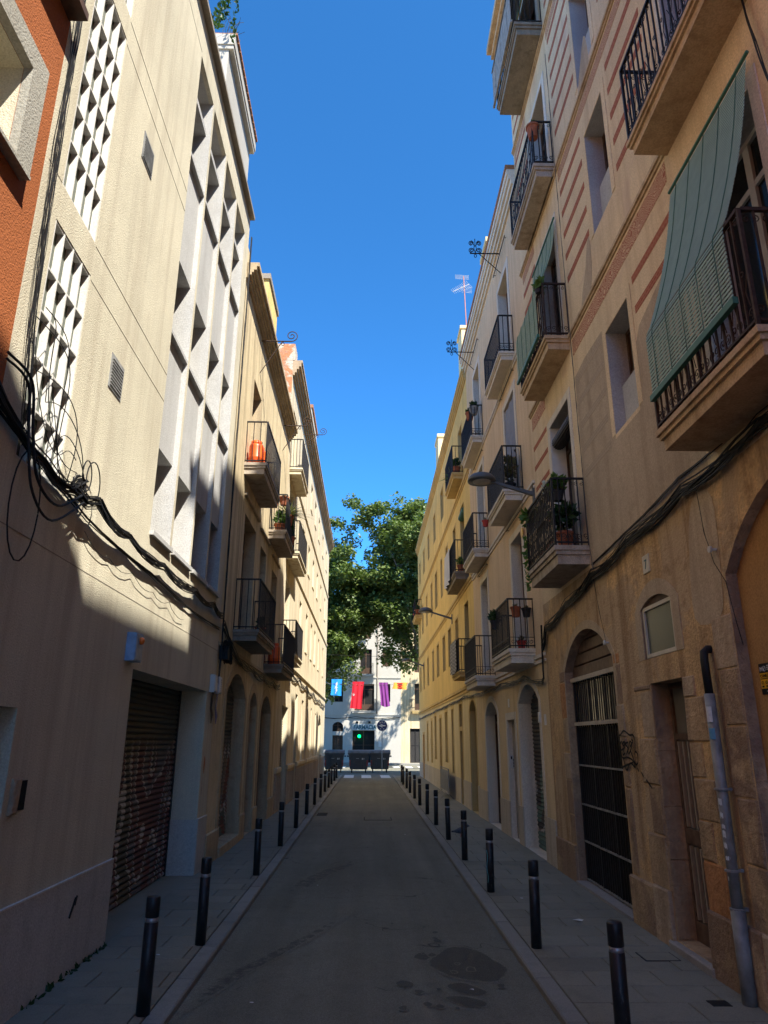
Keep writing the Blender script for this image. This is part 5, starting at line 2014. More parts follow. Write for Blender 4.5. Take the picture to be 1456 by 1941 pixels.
bin_('grey wheeled rubbish container nearest the left wall', -2.18, 49.2, .03)
bin_('grey wheeled rubbish container in the middle of the three', -.56, 49.1, -.02)
bin_('grey wheeled rubbish container on the right with signpost before it', .80, 49.5, .02)

t = thing('traffic_sign', 'round dark blue sign with white arrow on thin pole', 'sign', (.93, 48.2, 0))
mb = MB()
mb.tube([(.93, 48.2, 0), (.93, 48.2, 3.35)], .03, 8)
mb.build('pole', 'galvanised', t)
mb = MB()
mb.tube([(.93, 48.165, 2.9), (.93, 48.15, 2.9)], .33, 24)
dsc = mb.build('disc', 'sign_blue', t)
mb = MB()
ring = [(.93 + .335 * math.cos(a * PI / 16), 48.15, 2.9 + .335 * math.sin(a * PI / 16)) for a in range(32)]
mb.tube(ring, .014, 4, closed=True)
FS = Fr((.93, 48.148, 2.9), (1, 0, 0), (0, -1, 0))
mb.box(FS, -.12, .22, -.035, .035, 0, .004)
mb.add([FS.p(-.12, .0, .003), FS.p(.02, .12, .003), FS.p(.02, .06, .003), FS.p(-.24, 0, .003), FS.p(.02, -.06, .003), FS.p(.02, -.12, .003)], [(0, 2, 1, 3), (3, 5, 4, 0)])
for (a, b) in ((0, .22), (-.13, .18), (.13, .18), (-.1, -.2), (.1, -.2)):
    mb.box(FS, a - .03, a + .03, b - .03, b + .03, 0, .004)
mb.build('arrow', 'paint_white', dsc)

t = thing('crowd_barrier', 'grey metal crowd barrier leaning beside the yellow wall', 'barrier', (2.8, 27.5, .06))
mb = MB()
A, B = (2.80, 26.1), (2.82, 28.9)
for z in (.25, 1.05):
    mb.tube([(A[0], A[1], z), (B[0], B[1], z)], .02, 6)
for y in (26.1, 28.9):
    mb.tube([(2.81, y, .25), (2.81, y, 1.05)], .02, 6)
mb.build('frame', 'galvanised', t)
mb = MB()
mb.box(FR, 26.12, 28.88, .30, 1.0, .262, .268)
mb.build('panel', 'shutter_grey', t)
for y in (26.6, 28.4):
    for s_ in (-.22, .22):
        mb = MB()
        mb.tube([(2.81, y, .27), (2.81 + s_, y + .1, .07)], .015, 5)
        mb.build('leg', 'galvanised', t)

# ------------------------------------------------------------------ street lamps on brackets
def lamp(label, y, z, first=[None]):
    if first[0] is None:
        t = thing('street_lamp', label, 'street lamp', (XR, 0, 0), 'wall lamps on the right side')
        mb = MB()
        mb.box(FR, -.05, .05, -.22, .14, .0, .03)
        mb.box(FR, -.035, .035, -.03, .03, .03, .1)
        mb.build('bracket', 'lamp_grey', t)
        mb = MB()
        mb.tube([FR.p(0, -.02, .03), FR.p(0, .11, .45), FR.p(0, .22, .80)], [.048, .04, .032], 4)
        mb.build('arm', 'lamp_grey', t)
        mb = MB()
        c = FR.p(0, .24, .98)
        mb.lathe(c, [(.26, -.03), (.265, .0), (.25, .04), (.2, .095), (.12, .13), (.03, .14)], 24)
        mb.build('hood', 'lamp_grey', t, True)
        mb = MB()
        mb.lathe(c, [(.15, -.045), (.19, -.02)], 20)
        mb.build('lens', 'lamp_glass', t, True)
        first[0] = t
        o = t
    else:
        o = copy_tree(first[0])
    o.location = (XR, y, z)
    o['label'] = label
    return o


lamp('grey dome street lamp on an arm beside the plant-filled balcony', 12.49, 6.42)
lamp('grey dome street lamp on an arm halfway along the yellow wall', 26.05, 6.3)
lamp('grey dome street lamp on an arm at the far end of the yellow wall', 39.9, 5.95)

# ------------------------------------------------------------------ hoist brackets under the eaves
def hoist(label, fr, y, z, reach, drop, kind, mat='iron'):
    t = thing('hoist_bracket', label, 'bracket', fr.p(y, z, 0), 'iron hoist brackets below the eaves')
    mb = MB()
    mb.tube([fr.p(y, z, -.03), fr.p(y, z, reach)], .017, 6)
    mb.tube([fr.p(y, z - drop, -.03), fr.p(y, z - .02, reach * .68)], .012, 6)
    mb.build('arm', mat, t)
    mb = MB()
    if kind == 'spiral':
        pts = []
        for i in range(34):
            s_ = i / 33
            a = -PI / 2 + s_ * 1.7 * 2 * PI
            rr = .15 * (1 - s_ * .85)
            pts.append(fr.p(y, z + .15 + rr * math.sin(a), reach + rr * math.cos(a)))
        mb.tube(pts, .012, 5)
    else:
        for sg in (-1, 1):
            for (dz, r0) in ((.09, .075), (.30, .07)):
                mb.tube([fr.p(y, z + dz + r0 * (1 - .8 * i / 18) * math.sin(-PI / 2 + i * .62), reach - .13 + sg * (.085 + r0 * (1 - .8 * i / 18) * math.cos(-PI / 2 + i * .62))) for i in range(19)], .011, 5)
            mb.tube([fr.p(y, z + .02, reach - .13), fr.p(y, z + .12, reach - .13 + sg * .03), fr.p(y, z + .22, reach - .13 + sg * .02), fr.p(y, z + .37, reach - .13 + sg * .08)], .010, 5)
        mb.tube([fr.p(y, z + .2, reach - .13), fr.p(y, z + .42, reach - .13)], .01, 5)
    mb.build('scroll', mat, t)
    mb = MB()
    wz = reach - (.2 if kind == 'spiral' else .13)
    mb.tube([fr.p(y, z - .07 + .045 * math.sin(i * PI / 6), wz + .03 * math.cos(i * PI / 6)) for i in range(12)], .009, 5, closed=True)
    mb.build('hook_ring', mat, t)


hoist('rusty hoist bracket with spiral end nearest on the cream building', FL, 14.8, 10.97, .70, .9, 'spiral', 'iron_rust')
hoist('rusty hoist bracket with spiral end at the far end of the cream building', FL, 19.45, 10.93, .68, .85, 'spiral', 'iron_rust')
hoist('thin hoist bracket high on the long pale building', FL, 25.2, 13.2, .75, .5, 'spiral', 'iron_rust')
hoist('black hoist bracket with four scrolls nearest on the peach building', FR, 14.4, 13.23, .72, .58, 'scrolls')
hoist('black hoist bracket with four scrolls at the far end of the peach building', FR, 18.8, 13.12, .80, .64, 'scrolls')

# ------------------------------------------------------------------ TV aerial
t = thing('tv_antenna', 'rooftop television aerial on red mast above the yellow building', 'antenna', (3.56, 23.3, 16.72))
mb = MB()
mb.tube([(3.56, 23.3, 16.72), (3.52, 23.3, 19.1)], .02, 6)
mb.build('mast', 'mast_red', t)
mb = MB()
mb.tube([(3.72, 23.3, 18.75), (3.05, 23.0, 18.2)], .012, 4)
for i in range(11):
    s_ = i / 10
    c = Vector((3.72, 23.3, 18.75)).lerp(Vector((3.05, 23.0, 18.2)), s_)
    ln = .20 - .08 * s_
    mb.tube([c + Vector((-.1, .0, .12)) * (ln / .16), c - Vector((-.1, .0, .12)) * (ln / .16)], .005, 3)
for dz in (0, .06, .12, .18, .24):
    mb.tube([(3.40, 23.3, 18.4 + dz), (3.82, 23.3, 18.36 + dz)], .005, 3)
    mb.tube([(3.2, 23.3, 19.0 + dz * .7), (3.72, 23.3, 18.96 + dz * .7)], .005, 3)
for k in range(6):
    mb.tube([(3.2 + k * .1, 23.3, 19.0), (3.2 + k * .1, 23.3, 19.17)], .004, 3)
mb.build('array', 'galvanised', t)

# ------------------------------------------------------------------ blinds
def blind(label, fr, a, b, prof, mat, bar, pitch=.03, fill=.68, cords=5):
    t = thing('roller_blind', label, 'blind', fr.p((a + b) / 2, prof[-1][1], prof[-1][0]), 'slatted blinds hung over balconies')
    mb = MB()
    # walk along the profile
    P = [Vector((w, z)) for w, z in prof]
    acc = 0.0
    seg = 0
    pos = P[0].copy()
    while seg < len(P) - 1:
        d = P[seg + 1] - P[seg]
        L = d.length
        if acc + pitch > L:
            acc = acc + pitch - L
            seg += 1
            if seg >= len(P) - 1:
                break
            d = P[seg + 1] - P[seg]
            L = d.length
            acc = min(acc, L)
        else:
            acc += pitch
        q = P[seg] + d * (acc / L)
        e = d / L * (pitch * fill)
        nrm = Vector((d.y, -d.x)) / L * .0028
        o_ = [q - nrm, q + e - nrm, q + e + nrm, q + nrm]
        j = rnd.uniform(-.004, .004)
        mb.add([fr.p(a + j, x.y, x.x) for x in o_] + [fr.p(b + j, x.y, x.x) for x in o_], [(0, 1, 5, 4), (1, 2, 6, 5), (2, 3, 7, 6), (3, 0, 4, 7), (0, 3, 2, 1), (4, 5, 6, 7)])
    mb.build('slats', mat, t, kind='stuff')
    mb = MB()
    for k in range(cords):
        u = a + (b - a) * (k + .5) / cords
        mb.tube([fr.p(u, z, w + .007) for w, z in prof], .004, 3)
    mb.build('cord', bar, t)
    mb = MB()
    w, z = prof[-1]
    mb.box(fr, a - .02, b + .02, z - .055, z, w - .02, w + .022)
    mb.build('bottom_bar', bar, t)
    mb = MB()
    w, z = prof[0]
    mb.tube([fr.p(a - .03, z + .02, w), fr.p(b + .03, z + .02, w)], .016, 6)
    mb.build('top_rod', 'blind_bar', t)
    return t


prof = [(.07, 7.28), (.11, 7.05), (.165, 6.75), (.235, 6.44), (.31, 6.16), (.39, 5.9), (.455, 5.71), (.49, 5.64), (.505, 5.56), (.505, 5.3), (.505, 5.0)]
blind('large pale green slatted blind draped over the nearest balcony rail', FR, 4.28, 5.78, prof, 'blind_green', 'blind_bar', .036, .6)
prof = [(.06 + .37 * (s_ / 12) ** 2.0, 10.3 - 1.36 * s_ / 12) for s_ in range(13)] + [(.452, 8.9), (.452, 8.1)]
blind('faded green blind draped over the middle far balcony of the painted building', FR, 9.75, 11.3, prof, 'blind_pale', 'blind_bar', .04, .6)
# enclosed top balcony: weathered grey slat blind
prof = [(.05, 16.7), (.50, 15.6), (.565, 15.55), (.565, 14.66)]
blind('weathered grey slat blind closing the top balcony', FR, 9.65, 11.5, prof, 'wood_grey', 'wood_grey', .045, .85, 3)
# rolled-up blinds
def rolled(label, fr, a, b, z, w, r, mat):
    mb = MB()
    n = 18
    pts = [fr.p(a, z, w), fr.p(b, z, w)]
    for k in range(n):
        an = 2 * PI * k / n
        mb.tube([fr.p(a, z + r * math.sin(an), w + r * math.cos(an)), fr.p(b, z + r * math.sin(an), w + r * math.cos(an))], r * .2, 4)
    mb.tube(pts, r * .9, 12)
    return solo(mb, 'rolled_blind', mat, label, 'blind', fr.p((a + b) / 2, z - r, w))


rolled('dark rolled up blind under the door head of the lowest far balcony', FR, 9.97, 11.0, 6.78, -.1, .1, 'iron')
rolled('green rolled up blind in an upper window of the yellow building', FR, 22.1, 23.1, 9.22, -.05, .1, 'blind_bar')

# ------------------------------------------------------------------ gas bottles on the cream balconies
def gas(label, u, z, w, first=[None]):
    if first[0] is None:
        t = thing('gas_bottle', label, 'gas bottle', (0, 0, 0), 'orange gas bottles on balconies')
        mb = MB()
        mb.lathe((0, 0, 0), [(.135, 0), (.15, .02), (.15, .13), (.154, .14), (.154, .16), (.15, .17), (.15, .40), (.14, .45), (.10, .475)], 20)
        mb.build('body', 'bottle_orange', t, True)
        mb = MB()
        mb.lathe((0, 0, 0), [(.115, .45), (.118, .53), (.11, .53), (.107, .46)], 16)
        mb.build('collar', 'bottle_orange', t, True)
        first[0] = t
        o = t
    else:
        o = copy_tree(first[0])
    o.location = FL.p(u, z, w)
    o['label'] = label
    return o


gas('orange gas bottle at the near end of the upper cream balcony', 13.86, 7.44, .2)
gas('orange gas bottle beside another on the upper cream balcony', 14.18, 7.44, .2)
gas('orange gas bottle behind the far lower balcony rail of the cream building', 18.2, 3.79, .22)

# ------------------------------------------------------------------ plants on balconies
def leaves(mb, c, rad, n, size, seed, droop=0.0, up=.3, mi=0):
    r_ = random.Random(seed)
    c = Vector(c)
    for _ in range(n):
        d = Vector((r_.gauss(0, 1), r_.gauss(0, 1), r_.gauss(0, 1)))
        d.normalize()
        d *= r_.random() ** .45
        p = c + Vector((d.x * rad[0], d.y * rad[1], d.z * rad[2]))
        ax = (d + Vector((r_.uniform(-.7, .7), r_.uniform(-.7, .7), r_.uniform(-.5, .7) + up - droop))).normalized()
        sd = ax.cross(Vector((r_.uniform(-1, 1), r_.uniform(-1, 1), r_.uniform(-.3, 1))))
        if sd.length < 1e-3:
            continue
        sd.normalize()
        s_ = size * r_.uniform(.6, 1.3)
        nn = ax.cross(sd) * s_ * .12
        mb.add([p - ax * s_ * .5, p + sd * s_ * .3 + nn, p + ax * s_ * .55, p - sd * s_ * .3 + nn], [(0, 1, 2), (0, 2, 3)], mi)


def spikes(mb, c, n, ln, seed, wd=.02, droop=.4):
    r_ = random.Random(seed)
    c = Vector(c)
    for _ in range(n):
        a = r_.uniform(0, 2 * PI)
        el = r_.uniform(.1, 1.4)
        L = ln * r_.uniform(.6, 1.1)
        d = Vector((math.cos(a) * math.cos(el), math.sin(a) * math.cos(el), math.sin(el)))
        sd = d.cross(Vector((0, 0, 1)))
        if sd.length < 1e-3:
            sd = Vector((1, 0, 0))
        sd.normalize()
        prev = c
        pts = []
        for k in range(5):
            s_ = k / 4
            q = c + d * L * s_ - Vector((0, 0, droop * L * s_ * s_))
            w_ = wd * (1 - s_) + .002
            pts.append((q - sd * w_, q + sd * w_))
        for k in range(4):
            mb.quad(pts[k][0], pts[k][1], pts[k + 1][1], pts[k + 1][0])


def pot(mb, c, r, h):
    mb.lathe(c, [(r * .68, 0), (r * .95, h * .85), (r * 1.08, h * .86), (r * 1.08, h), (r * .92, h), (r * .9, h * .8)], 14)


SEED = [100]


def plant(label, base, r, h, frad, n, size, leaf='leaf_dark', potm='terracotta', kind='bush', up=.3, droop=0.0, lift=.0, extra=None):
    """a pot standing on (or hooked at) base with its own foliage"""
    SEED[0] += 1
    b = Vector(base)
    t = thing('potted_plant', label, 'plant', b, 'pot plants on the balconies')
    mb = MB()
    pot(mb, b, r, h)
    mb.build('pot', potm, t)
    mb = MB()
    if kind == 'spike':
        spikes(mb, b + Vector((0, 0, h * .9)), n, size, SEED[0])
    else:
        c = b + Vector((0, 0, h + frad[2] * .75 + lift))
        leaves(mb, c, frad, n, size, SEED[0], droop, up)
    o = mb.build('foliage', leaf, t, fixn=False)
    if lift > 0 or kind == 'bush':
        mb = MB()
        for k in range(4):
            an = k * 1.7
            mb.tube([b + Vector((0, 0, h * .8)), b + Vector((.03 * math.cos(an), .03 * math.sin(an), h + lift * .6)), b + Vector((frad[0] * .4 * math.cos(an), frad[1] * .4 * math.sin(an), h + lift + frad[2] * .8))], .007, 4)
        mb.build('stem', 'twig', t)
    return t


p = FR.p
plant('dense dark succulent in terracotta pot on the lowest far balcony', p(9.75, 4.61, .27), .13, .24, (.19, .27, .20), 260, .12, 'leaf_dark', lift=.1)
plant('tall leafy light green plant above the lowest far balcony rail', p(9.72, 5.32, .34), .10, .16, (.12, .2, .13), 90, .16, 'leaf_light', 'pot_dark', up=.9)
plant('white flowering plant on the corner of the lowest far balcony rail', p(9.95, 5.4, .42), .08, .1, (.1, .2, .12), 70, .07, 'flower_white', 'pot_dark')
plant('trailing green plant spilling over the far end of the lowest far balcony', p(11.12, 5.25, .44), .08, .14, (.16, .2, .15), 90, .13, 'leaf_light', 'pot_dark', droop=.5)
plant('dry brown twigs in a pot behind the lowest far balcony rail', p(10.6, 5.1, .38), .1, .16, (.1, .3, .22), 110, .08, 'leaf_dry', 'pot_dark', up=.8)
mb = MB()
r_ = random.Random(5)
for k in range(16):
    z = 5.15 - k * .055
    leaves(mb, p(11.22 + r_.uniform(-.03, .03), z, .50), (.05, .04, .04), 3, .11, 300 + k)
solo(mb, 'climbing_vine', 'leaf_light', 'bright green vine climbing the corner of the lowest far balcony', 'vine', tuple(p(11.22, 4.62, .5)))
plant('terracotta pot hooked to the rail of the third far balcony', p(9.72, 11.98, .30), .11, .26, (.06, .07, .06), 30, .08, 'leaf_light')
plant('large flat leaves on the rail of the blind-covered balcony', p(9.72, 8.84, .40), .07, .1, (.10, .16, .07), 26, .2, 'leaf_light', 'pot_dark')
plant('terracotta pot on the rail of the lowest peach balcony', p(13.28, 4.22, .30), .10, .19, (.05, .05, .04), 20, .05, 'leaf_dry')
plant('black pot on the rail of the lowest peach balcony', p(13.28, 4.22, .10), .09, .17, (.04, .04, .03), 16, .05, 'leaf_dry', 'pot_dark')
plant('bushy green plant in black pot at the far rail of the lowest peach balcony', p(14.6, 4.18, .47), .1, .18, (.12, .2, .12), 120, .1, 'leaf_dark', 'pot_dark')
plant('small red pot at the foot of the lowest peach balcony', p(13.3, 3.63, .22), .09, .15, (.06, .06, .06), 24, .06, 'leaf_dry', 'red_plastic')
plant('round leafless shrub filling the second peach balcony', p(13.62, 6.81, .22), .13, .2, (.17, .26, .34), 260, .09, 'leaf_dry', 'pot_dark', up=.6, lift=.08)
plant('hanging pot under the second peach balcony rail', p(15.3, 6.6, .46), .08, .14, (.05, .05, .04), 14, .05, 'leaf_dry', 'red_plastic')
plant('green plant in grey pot on the top far peach balcony', p(17.9, 10.62, .22), .13, .22, (.12, .16, .09), 80, .1, 'leaf_dark', 'galvanised')
plant('terracotta pot with greenery on the top far peach balcony', p(18.25, 10.62, .28), .12, .22, (.1, .14, .08), 60, .1, 'leaf_dark')
plant('spiky plant over the upper yellow balcony', p(23.3, 10.46, .2), .12, .3, (.2, .2, .2), 60, .55, 'leaf_light', 'terracotta', 'spike')
plant('terracotta pot plant on the upper yellow balcony', p(22.15, 10.46, .2), .14, .26, (.14, .2, .2), 110, .1, 'leaf_dark')
plant('brown leaf plant on the upper yellow balcony rail', p(22.8, 10.5, .22), .12, .22, (.15, .3, .3), 130, .11, 'leaf_dry')
plant('small plant on the middle yellow balcony', p(21.6, 7.0, .22), .12, .22, (.13, .16, .16), 90, .1, 'leaf_light')
plant('terracotta pot on the far end yellow balcony', p(41.5, 8.96, .2), .2, .35, (.15, .2, .15), 60, .14, 'leaf_dark')
plant('red pot on the far end yellow balcony', p(42.6, 8.96, .22), .18, .3, (.15, .2, .15), 50, .14, 'leaf_dry', 'red_plastic')
p = FL.p
plant('terracotta pot on the rail of the far upper cream balcony', p(17.75, 7.86, .33), .13, .22, (.05, .06, .05), 24, .07, 'leaf_dry')
plant('second terracotta pot on the rail of the far upper cream balcony', p(17.72, 7.84, .1), .12, .2, (.1, .12, .14), 50, .07, 'leaf_dry')
plant('long spiky leaved plant on the far upper cream balcony', p(18.7, 7.6, .36), .14, .28, (.3, .3, .3), 110, .75, 'leaf_dry', 'terracotta', 'spike')
plant('dense green bush on the floor of the far upper cream balcony', p(17.95, 7.15, .24), .16, .24, (.18, .28, .22), 220, .11, 'leaf_light')
plant('leafy plant trailing through the far upper cream balcony rail', p(19.2, 7.15, .36), .16, .24, (.14, .35, .35), 260, .1, 'leaf_dark', droop=.4)
plant('small dark pot plant on the lower near cream balcony', p(14.75, 4.02, .36), .11, .18, (.1, .16, .13), 90, .08, 'leaf_dark')
# vines and dry weeds on the beige roof edge
mb = MB()
for k in range(30):
    leaves(mb, FL.p(8.7 + .02 * k, 13.1 + .05 * k, -.03 + .05 * math.sin(k)), (.06, .08, .06), 5, .09, 500 + k)
for k in range(12):
    leaves(mb, FL.p(9.55 + .01 * k, 13.9 + .11 * k, .05 + .03 * math.sin(k)), (.04, .05, .05), 4, .09, 560 + k)
solo(mb, 'roof_vine', 'leaf_dark', 'green vine with pale leaves hanging over the beige roof edge', 'vine', tuple(FL.p(9.0, 13.0, 0)))
mb = MB()
r_ = random.Random(9)
for k in range(34):
    q = FL.p(r_.uniform(9.9, 10.3), 14.56, r_.uniform(-.25, .0))
    pts = [q]
    d = Vector((r_.uniform(-.1, .35), r_.uniform(-.3, .3), 1))
    for j in range(4):
        q = q + d * r_.uniform(.05, .12)
        d = (d + Vector((r_.uniform(-.4, .5), r_.uniform(-.4, .4), r_.uniform(-.5, .3)))).normalized()
        pts.append(q)
    mb.tube(pts, .004, 3)
solo(mb, 'dry_weeds', 'leaf_dry', 'dry straggly weeds growing on the white roof room', 'weeds', tuple(FL.p(10.1, 14.56, -.1)))
# weeds along the foot of the beige wall
mb = MB()
for k in range(14):
    leaves(mb, (XL + .04, 6.3 + k * .13 + r_.uniform(-.05, .05), .075), (.025, .05, .02), 4, .06, 700 + k)
solo(mb, 'weeds', 'leaf_dark', 'small weeds along the foot of the beige wall', 'weeds', (XL + .04, 7, .06))

# ------------------------------------------------------------------ laundry and cloths
def cloth(label, fr, u0, u1, z0, z1, w, mat, amp=.03, cat='laundry', name='hanging_cloth'):
    mb = MB()
    nx, nz = 16, 10
    for i in range(nx + 1):
        for j in range(nz + 1):
            s_, q = i / nx, j / nz
            mb.v.append(fr.p(u0 + (u1 - u0) * s_, z0 + (z1 - z0) * q - .04 * math.sin(3 * s_) * (1 - q), w + amp * math.sin(s_ * 14) * (1.2 - q)))
    for i in range(nx):
        for j in range(nz):
            a = i * (nz + 1) + j
            mb.f.append([a, a + nz + 1, a + nz + 2, a + 1])
            mb.m.append(0)
    return solo(mb, name, mat, label, cat, tuple(fr.p((u0 + u1) / 2, z0, w)), smooth=True)


cloth('white laundry sheet over the middle yellow balcony rail', FR, 22.3, 23.7, 6.9, 7.96, .49, 'cloth_white')
cloth('grey fabric screen along the second peach balcony rail', FR, 13.4, 15.1, 6.85, 7.7, .36, 'cloth_grey', .006)
cloth('grey sun shade hanging in the second peach balcony door', FR, 13.8, 14.75, 7.9, 9.2, -.03, 'cloth_grey', .05)
cloth('black and white zigzag cloth over the lower yellow balcony rail', FR, 21.5, 23.0, 3.98, 4.92, .45, 'zigzag', .015)

# ------------------------------------------------------------------ wall boxes, signs, pipe
t = thing('alarm_box', 'light blue metal alarm box with amber lamp above the garage shutter', 'alarm', tuple(FL.p(7.87, 2.8, 0)))
mb = MB()
mb.box(FL, 7.74, 7.99, 2.80, 3.10, -.01, .10)
mb.build('case', 'box_blue', t)
mb = MB()
mb.box(FL, 7.755, 7.975, 2.815, 3.085, .10, .108)
mb.build('front', 'box_front', t)
mb = MB()
mb.lathe((0, 0, 0), [(.035, 0), (.032, .03), (.01, .045)], 12)
for i, v in enumerate(mb.v):
    mb.v[i] = FL.p(7.87 + v.x, 3.02 + v.y * 1.2, .108 + v.z)
mb.build('lamp', 'lens_amber', t, True)
for k, (u, lab) in enumerate(((12.12, 'white plastic junction box at the end of the beige wall'), (12.5, 'white junction box with blue marking on the cream wall'))):
    t = thing('junction_box', lab, 'box', tuple(FL.p(u, 2.72, 0)), 'white cable boxes')
    mb = MB()
    mb.block(FL, u - .1, u + .1, 2.74, 3.02, -.01, .09, .02)
    mb.build('case', 'plastic_white', t)
    mb = MB()
    if k:
        for i in range(6):
            mb.box(FL, u - .02, u + .03, 2.78 + i * .035, 2.80 + i * .035, .09, .0925)
    for i in range(5):
        mb.tube([FL.p(u - .06 + i * .03, 2.74, .04), FL.p(u - .05 + i * .025, 2.5, .03), FL.p(u - .02 + i * .02, 2.25 + .03 * i, .05)], .009, 4)
    mb.build('lead', 'sign_blue' if k else 'cable_black', t)
# house number
t = thing('house_number', 'small marble house number plate reading 7 on ochre wall', 'sign', tuple(FR.p(7.6, 3.77, 0)))
mb = MB()
mb.block(FR, 7.51, 7.69, 3.77, 3.97, -.004, .014, .004)
mb.build('plate', 'frame_cream', t)
mb = MB()
add_text(mb, FR, '7', .15, 7.635, 3.815, .016, -1)
mb.build('numeral', 'text_dark', t)
for i, (u, z, lab) in enumerate(((15.95, 2.78, 'small white number plate beside the narrow peach door'), (12.72, 2.35, 'small white plate on the peach wall beside the painted building'), (13.1, 2.4, 'vertical pale plaques on the near arch of the peach building'))):
    mb = MB()
    mb.block(FR, u - .06, u + .06, z - .09, z + .09, -.004, .012 if i < 2 else .03, .003)
    solo(mb, 'wall_plate', 'frame_white', lab, 'sign', tuple(FR.p(u, z - .09, 0)))
# house number oval on peach first floor
mb = MB()
mb.tube([FR.p(13.55, 5.95, .03), FR.p(13.55, 5.95, .045)], .1, 16)
solo(mb, 'wall_medallion', 'sign_yellow', 'oval yellow medallion beside the first floor peach door', 'sign', tuple(FR.p(13.55, 5.85, .03)))
# intercom
t = thing('intercom', 'pale intercom panel inside the narrow peach doorway', 'intercom', (XR + .08, 16.2, 1.44))
mb = MB()
fi = Fr((XR, 16.238, 0), (1, 0, 0), (0, -1, 0))
mb.box(fi, .02, .12, 1.44, 1.70, 0, .02)
mb.build('plate', 'plastic_white', t)
mb = MB()
for i in range(6):
    mb.box(fi, .08, .105, 1.46 + i * .03, 1.478 + i * .03, .02, .024)
mb.box(fi, .035, .065, 1.62, 1.68, .02, .024)
mb.build('button', 'iron', t)
# poster in the blocked arch
t = thing('wall_sign', 'black and yellow notice fixed to the blocked orange arch', 'sign', tuple(FR.p(5.62, 2.36, -.098)))
mb = MB()
mb.box(FR, 5.42, 5.80, 2.36, 2.60, -.098, -.092)
mb.build('board', 'sign_black', t)
mb = MB()
mb.box(FR, 5.425, 5.795, 2.405, 2.525, -.092, -.0905)
mb.build('panel', 'sign_yellow', t)
mb = MB()
add_text(mb, FR, 'M', .05, 5.785, 2.54, -.091, -1)
mb.tube([FR.p(5.715 + .018 * math.cos(a * PI / 6), 2.558 + .02 * math.sin(a * PI / 6), -.0905) for a in range(12)], .004, 3, closed=True)
mb.tube([FR.p(5.73, 2.545, -.0905), FR.p(5.70, 2.572, -.0905)], .003, 3)
for i in range(3):
    mb.box(FR, 5.55, 5.68, 2.574 - i * .014, 2.581 - i * .014, -.0915, -.0895)
mb.box(FR, 5.6, 5.72, 2.378, 2.388, -.0915, -.0895)
mb.build('white_print', 'paint_white', t)
mb = MB()
add_text(mb, FR, 'CONECTA', .034, 5.785, 2.492, -.0895, -1)
mb.box(FR, 5.5, 5.785, 2.478, 2.484, -.0905, -.0888)
for i in range(3):
    u = 5.765 - i * .06
    mb.tube([FR.p(u + .012 * math.cos(a * PI / 4), 2.45 + .012 * math.sin(a * PI / 4), -.0895) for a in range(8)], .003, 3, closed=True)
    mb.box(FR, u - .014, u + .014, 2.415, 2.428, -.0905, -.0888)
mb.build('black_print', 'paint_black', t)
# drain pipe with stickers
t = thing('downpipe', 'grey steel drain pipe with black elbow and torn stickers by the door', 'pipe', tuple(FR.p(6.36, .06, .09)))
mb = MB()
mb.tube([FR.p(6.33, .06, .09), FR.p(6.33, .72, .09)], .057, 14)
mb.tube([FR.p(6.33, .72, .09), FR.p(6.34, 1.42, .085), FR.p(6.35, 2.40, .08)], .045, 14)
mb.build('pipe', 'galvanised', t, True)
mb = MB()
mb.tube([FR.p(6.35, 2.38, .08), FR.p(6.36, 2.68, .08), FR.p(6.37, 2.76, .07), FR.p(6.38, 2.79, .03), FR.p(6.38, 2.79, -.02)], .036, 12)
mb.build('elbow', 'rubber', t, True)
for z in (.72, 1.0, 1.62):
    mb = MB()
    mb.tube([FR.p(6.335 + .052 * math.cos(a * PI / 8), z, .087 + .052 * math.sin(a * PI / 8)) for a in range(16)], .012, 5, closed=True)
    mb.box(FR, 6.32, 6.35, z - .012, z + .012, -.01, .03)
    mb.build('clamp', 'galvanised', t)
r_ = random.Random(21)
for k, (z, h_, m_) in enumerate(((2.16, .13, 'paper'), (2.02, .09, 'sticker_blue'), (1.5, .05, 'paper'), (1.40, .04, 'paper'), (1.32, .03, 'paper'), (1.25, .05, 'paper'), (1.17, .04, 'paper'), (1.08, .03, 'paper'), (.93, .03, 'paper'), (.88, .02, 'paper'), (.42, .2, 'sign_black'), (.46, .1, 'paper'))):
    mb = MB()
    rr = (.0582 if z < .72 else .0464) + (.0006 if k == 11 else 0)
    n = 5
    a0 = PI * .5 + r_.uniform(.15, .35)
    sp = r_.uniform(.5, .9) if h_ < .08 else 1.1
    if k == 11:
        sp = .6
    pts = []
    for i in range(n + 1):
        an = a0 + sp * i / n - .1
        pts.append((6.338 + rr * math.cos(an), .0875 + rr * math.sin(an)))
    for i in range(n):
        j0, j1 = (r_.uniform(-.008, .008) if h_ < .08 else 0), (r_.uniform(-.008, .008) if h_ < .08 else 0)
        mb.quad(FR.p(pts[i][0], z + j0, pts[i][1]), FR.p(pts[i + 1][0], z + j1, pts[i + 1][1]), FR.p(pts[i + 1][0], z + h_ + j1, pts[i + 1][1]), FR.p(pts[i][0], z + h_ + j0, pts[i][1]))
    mb.build('sticker', m_, t)
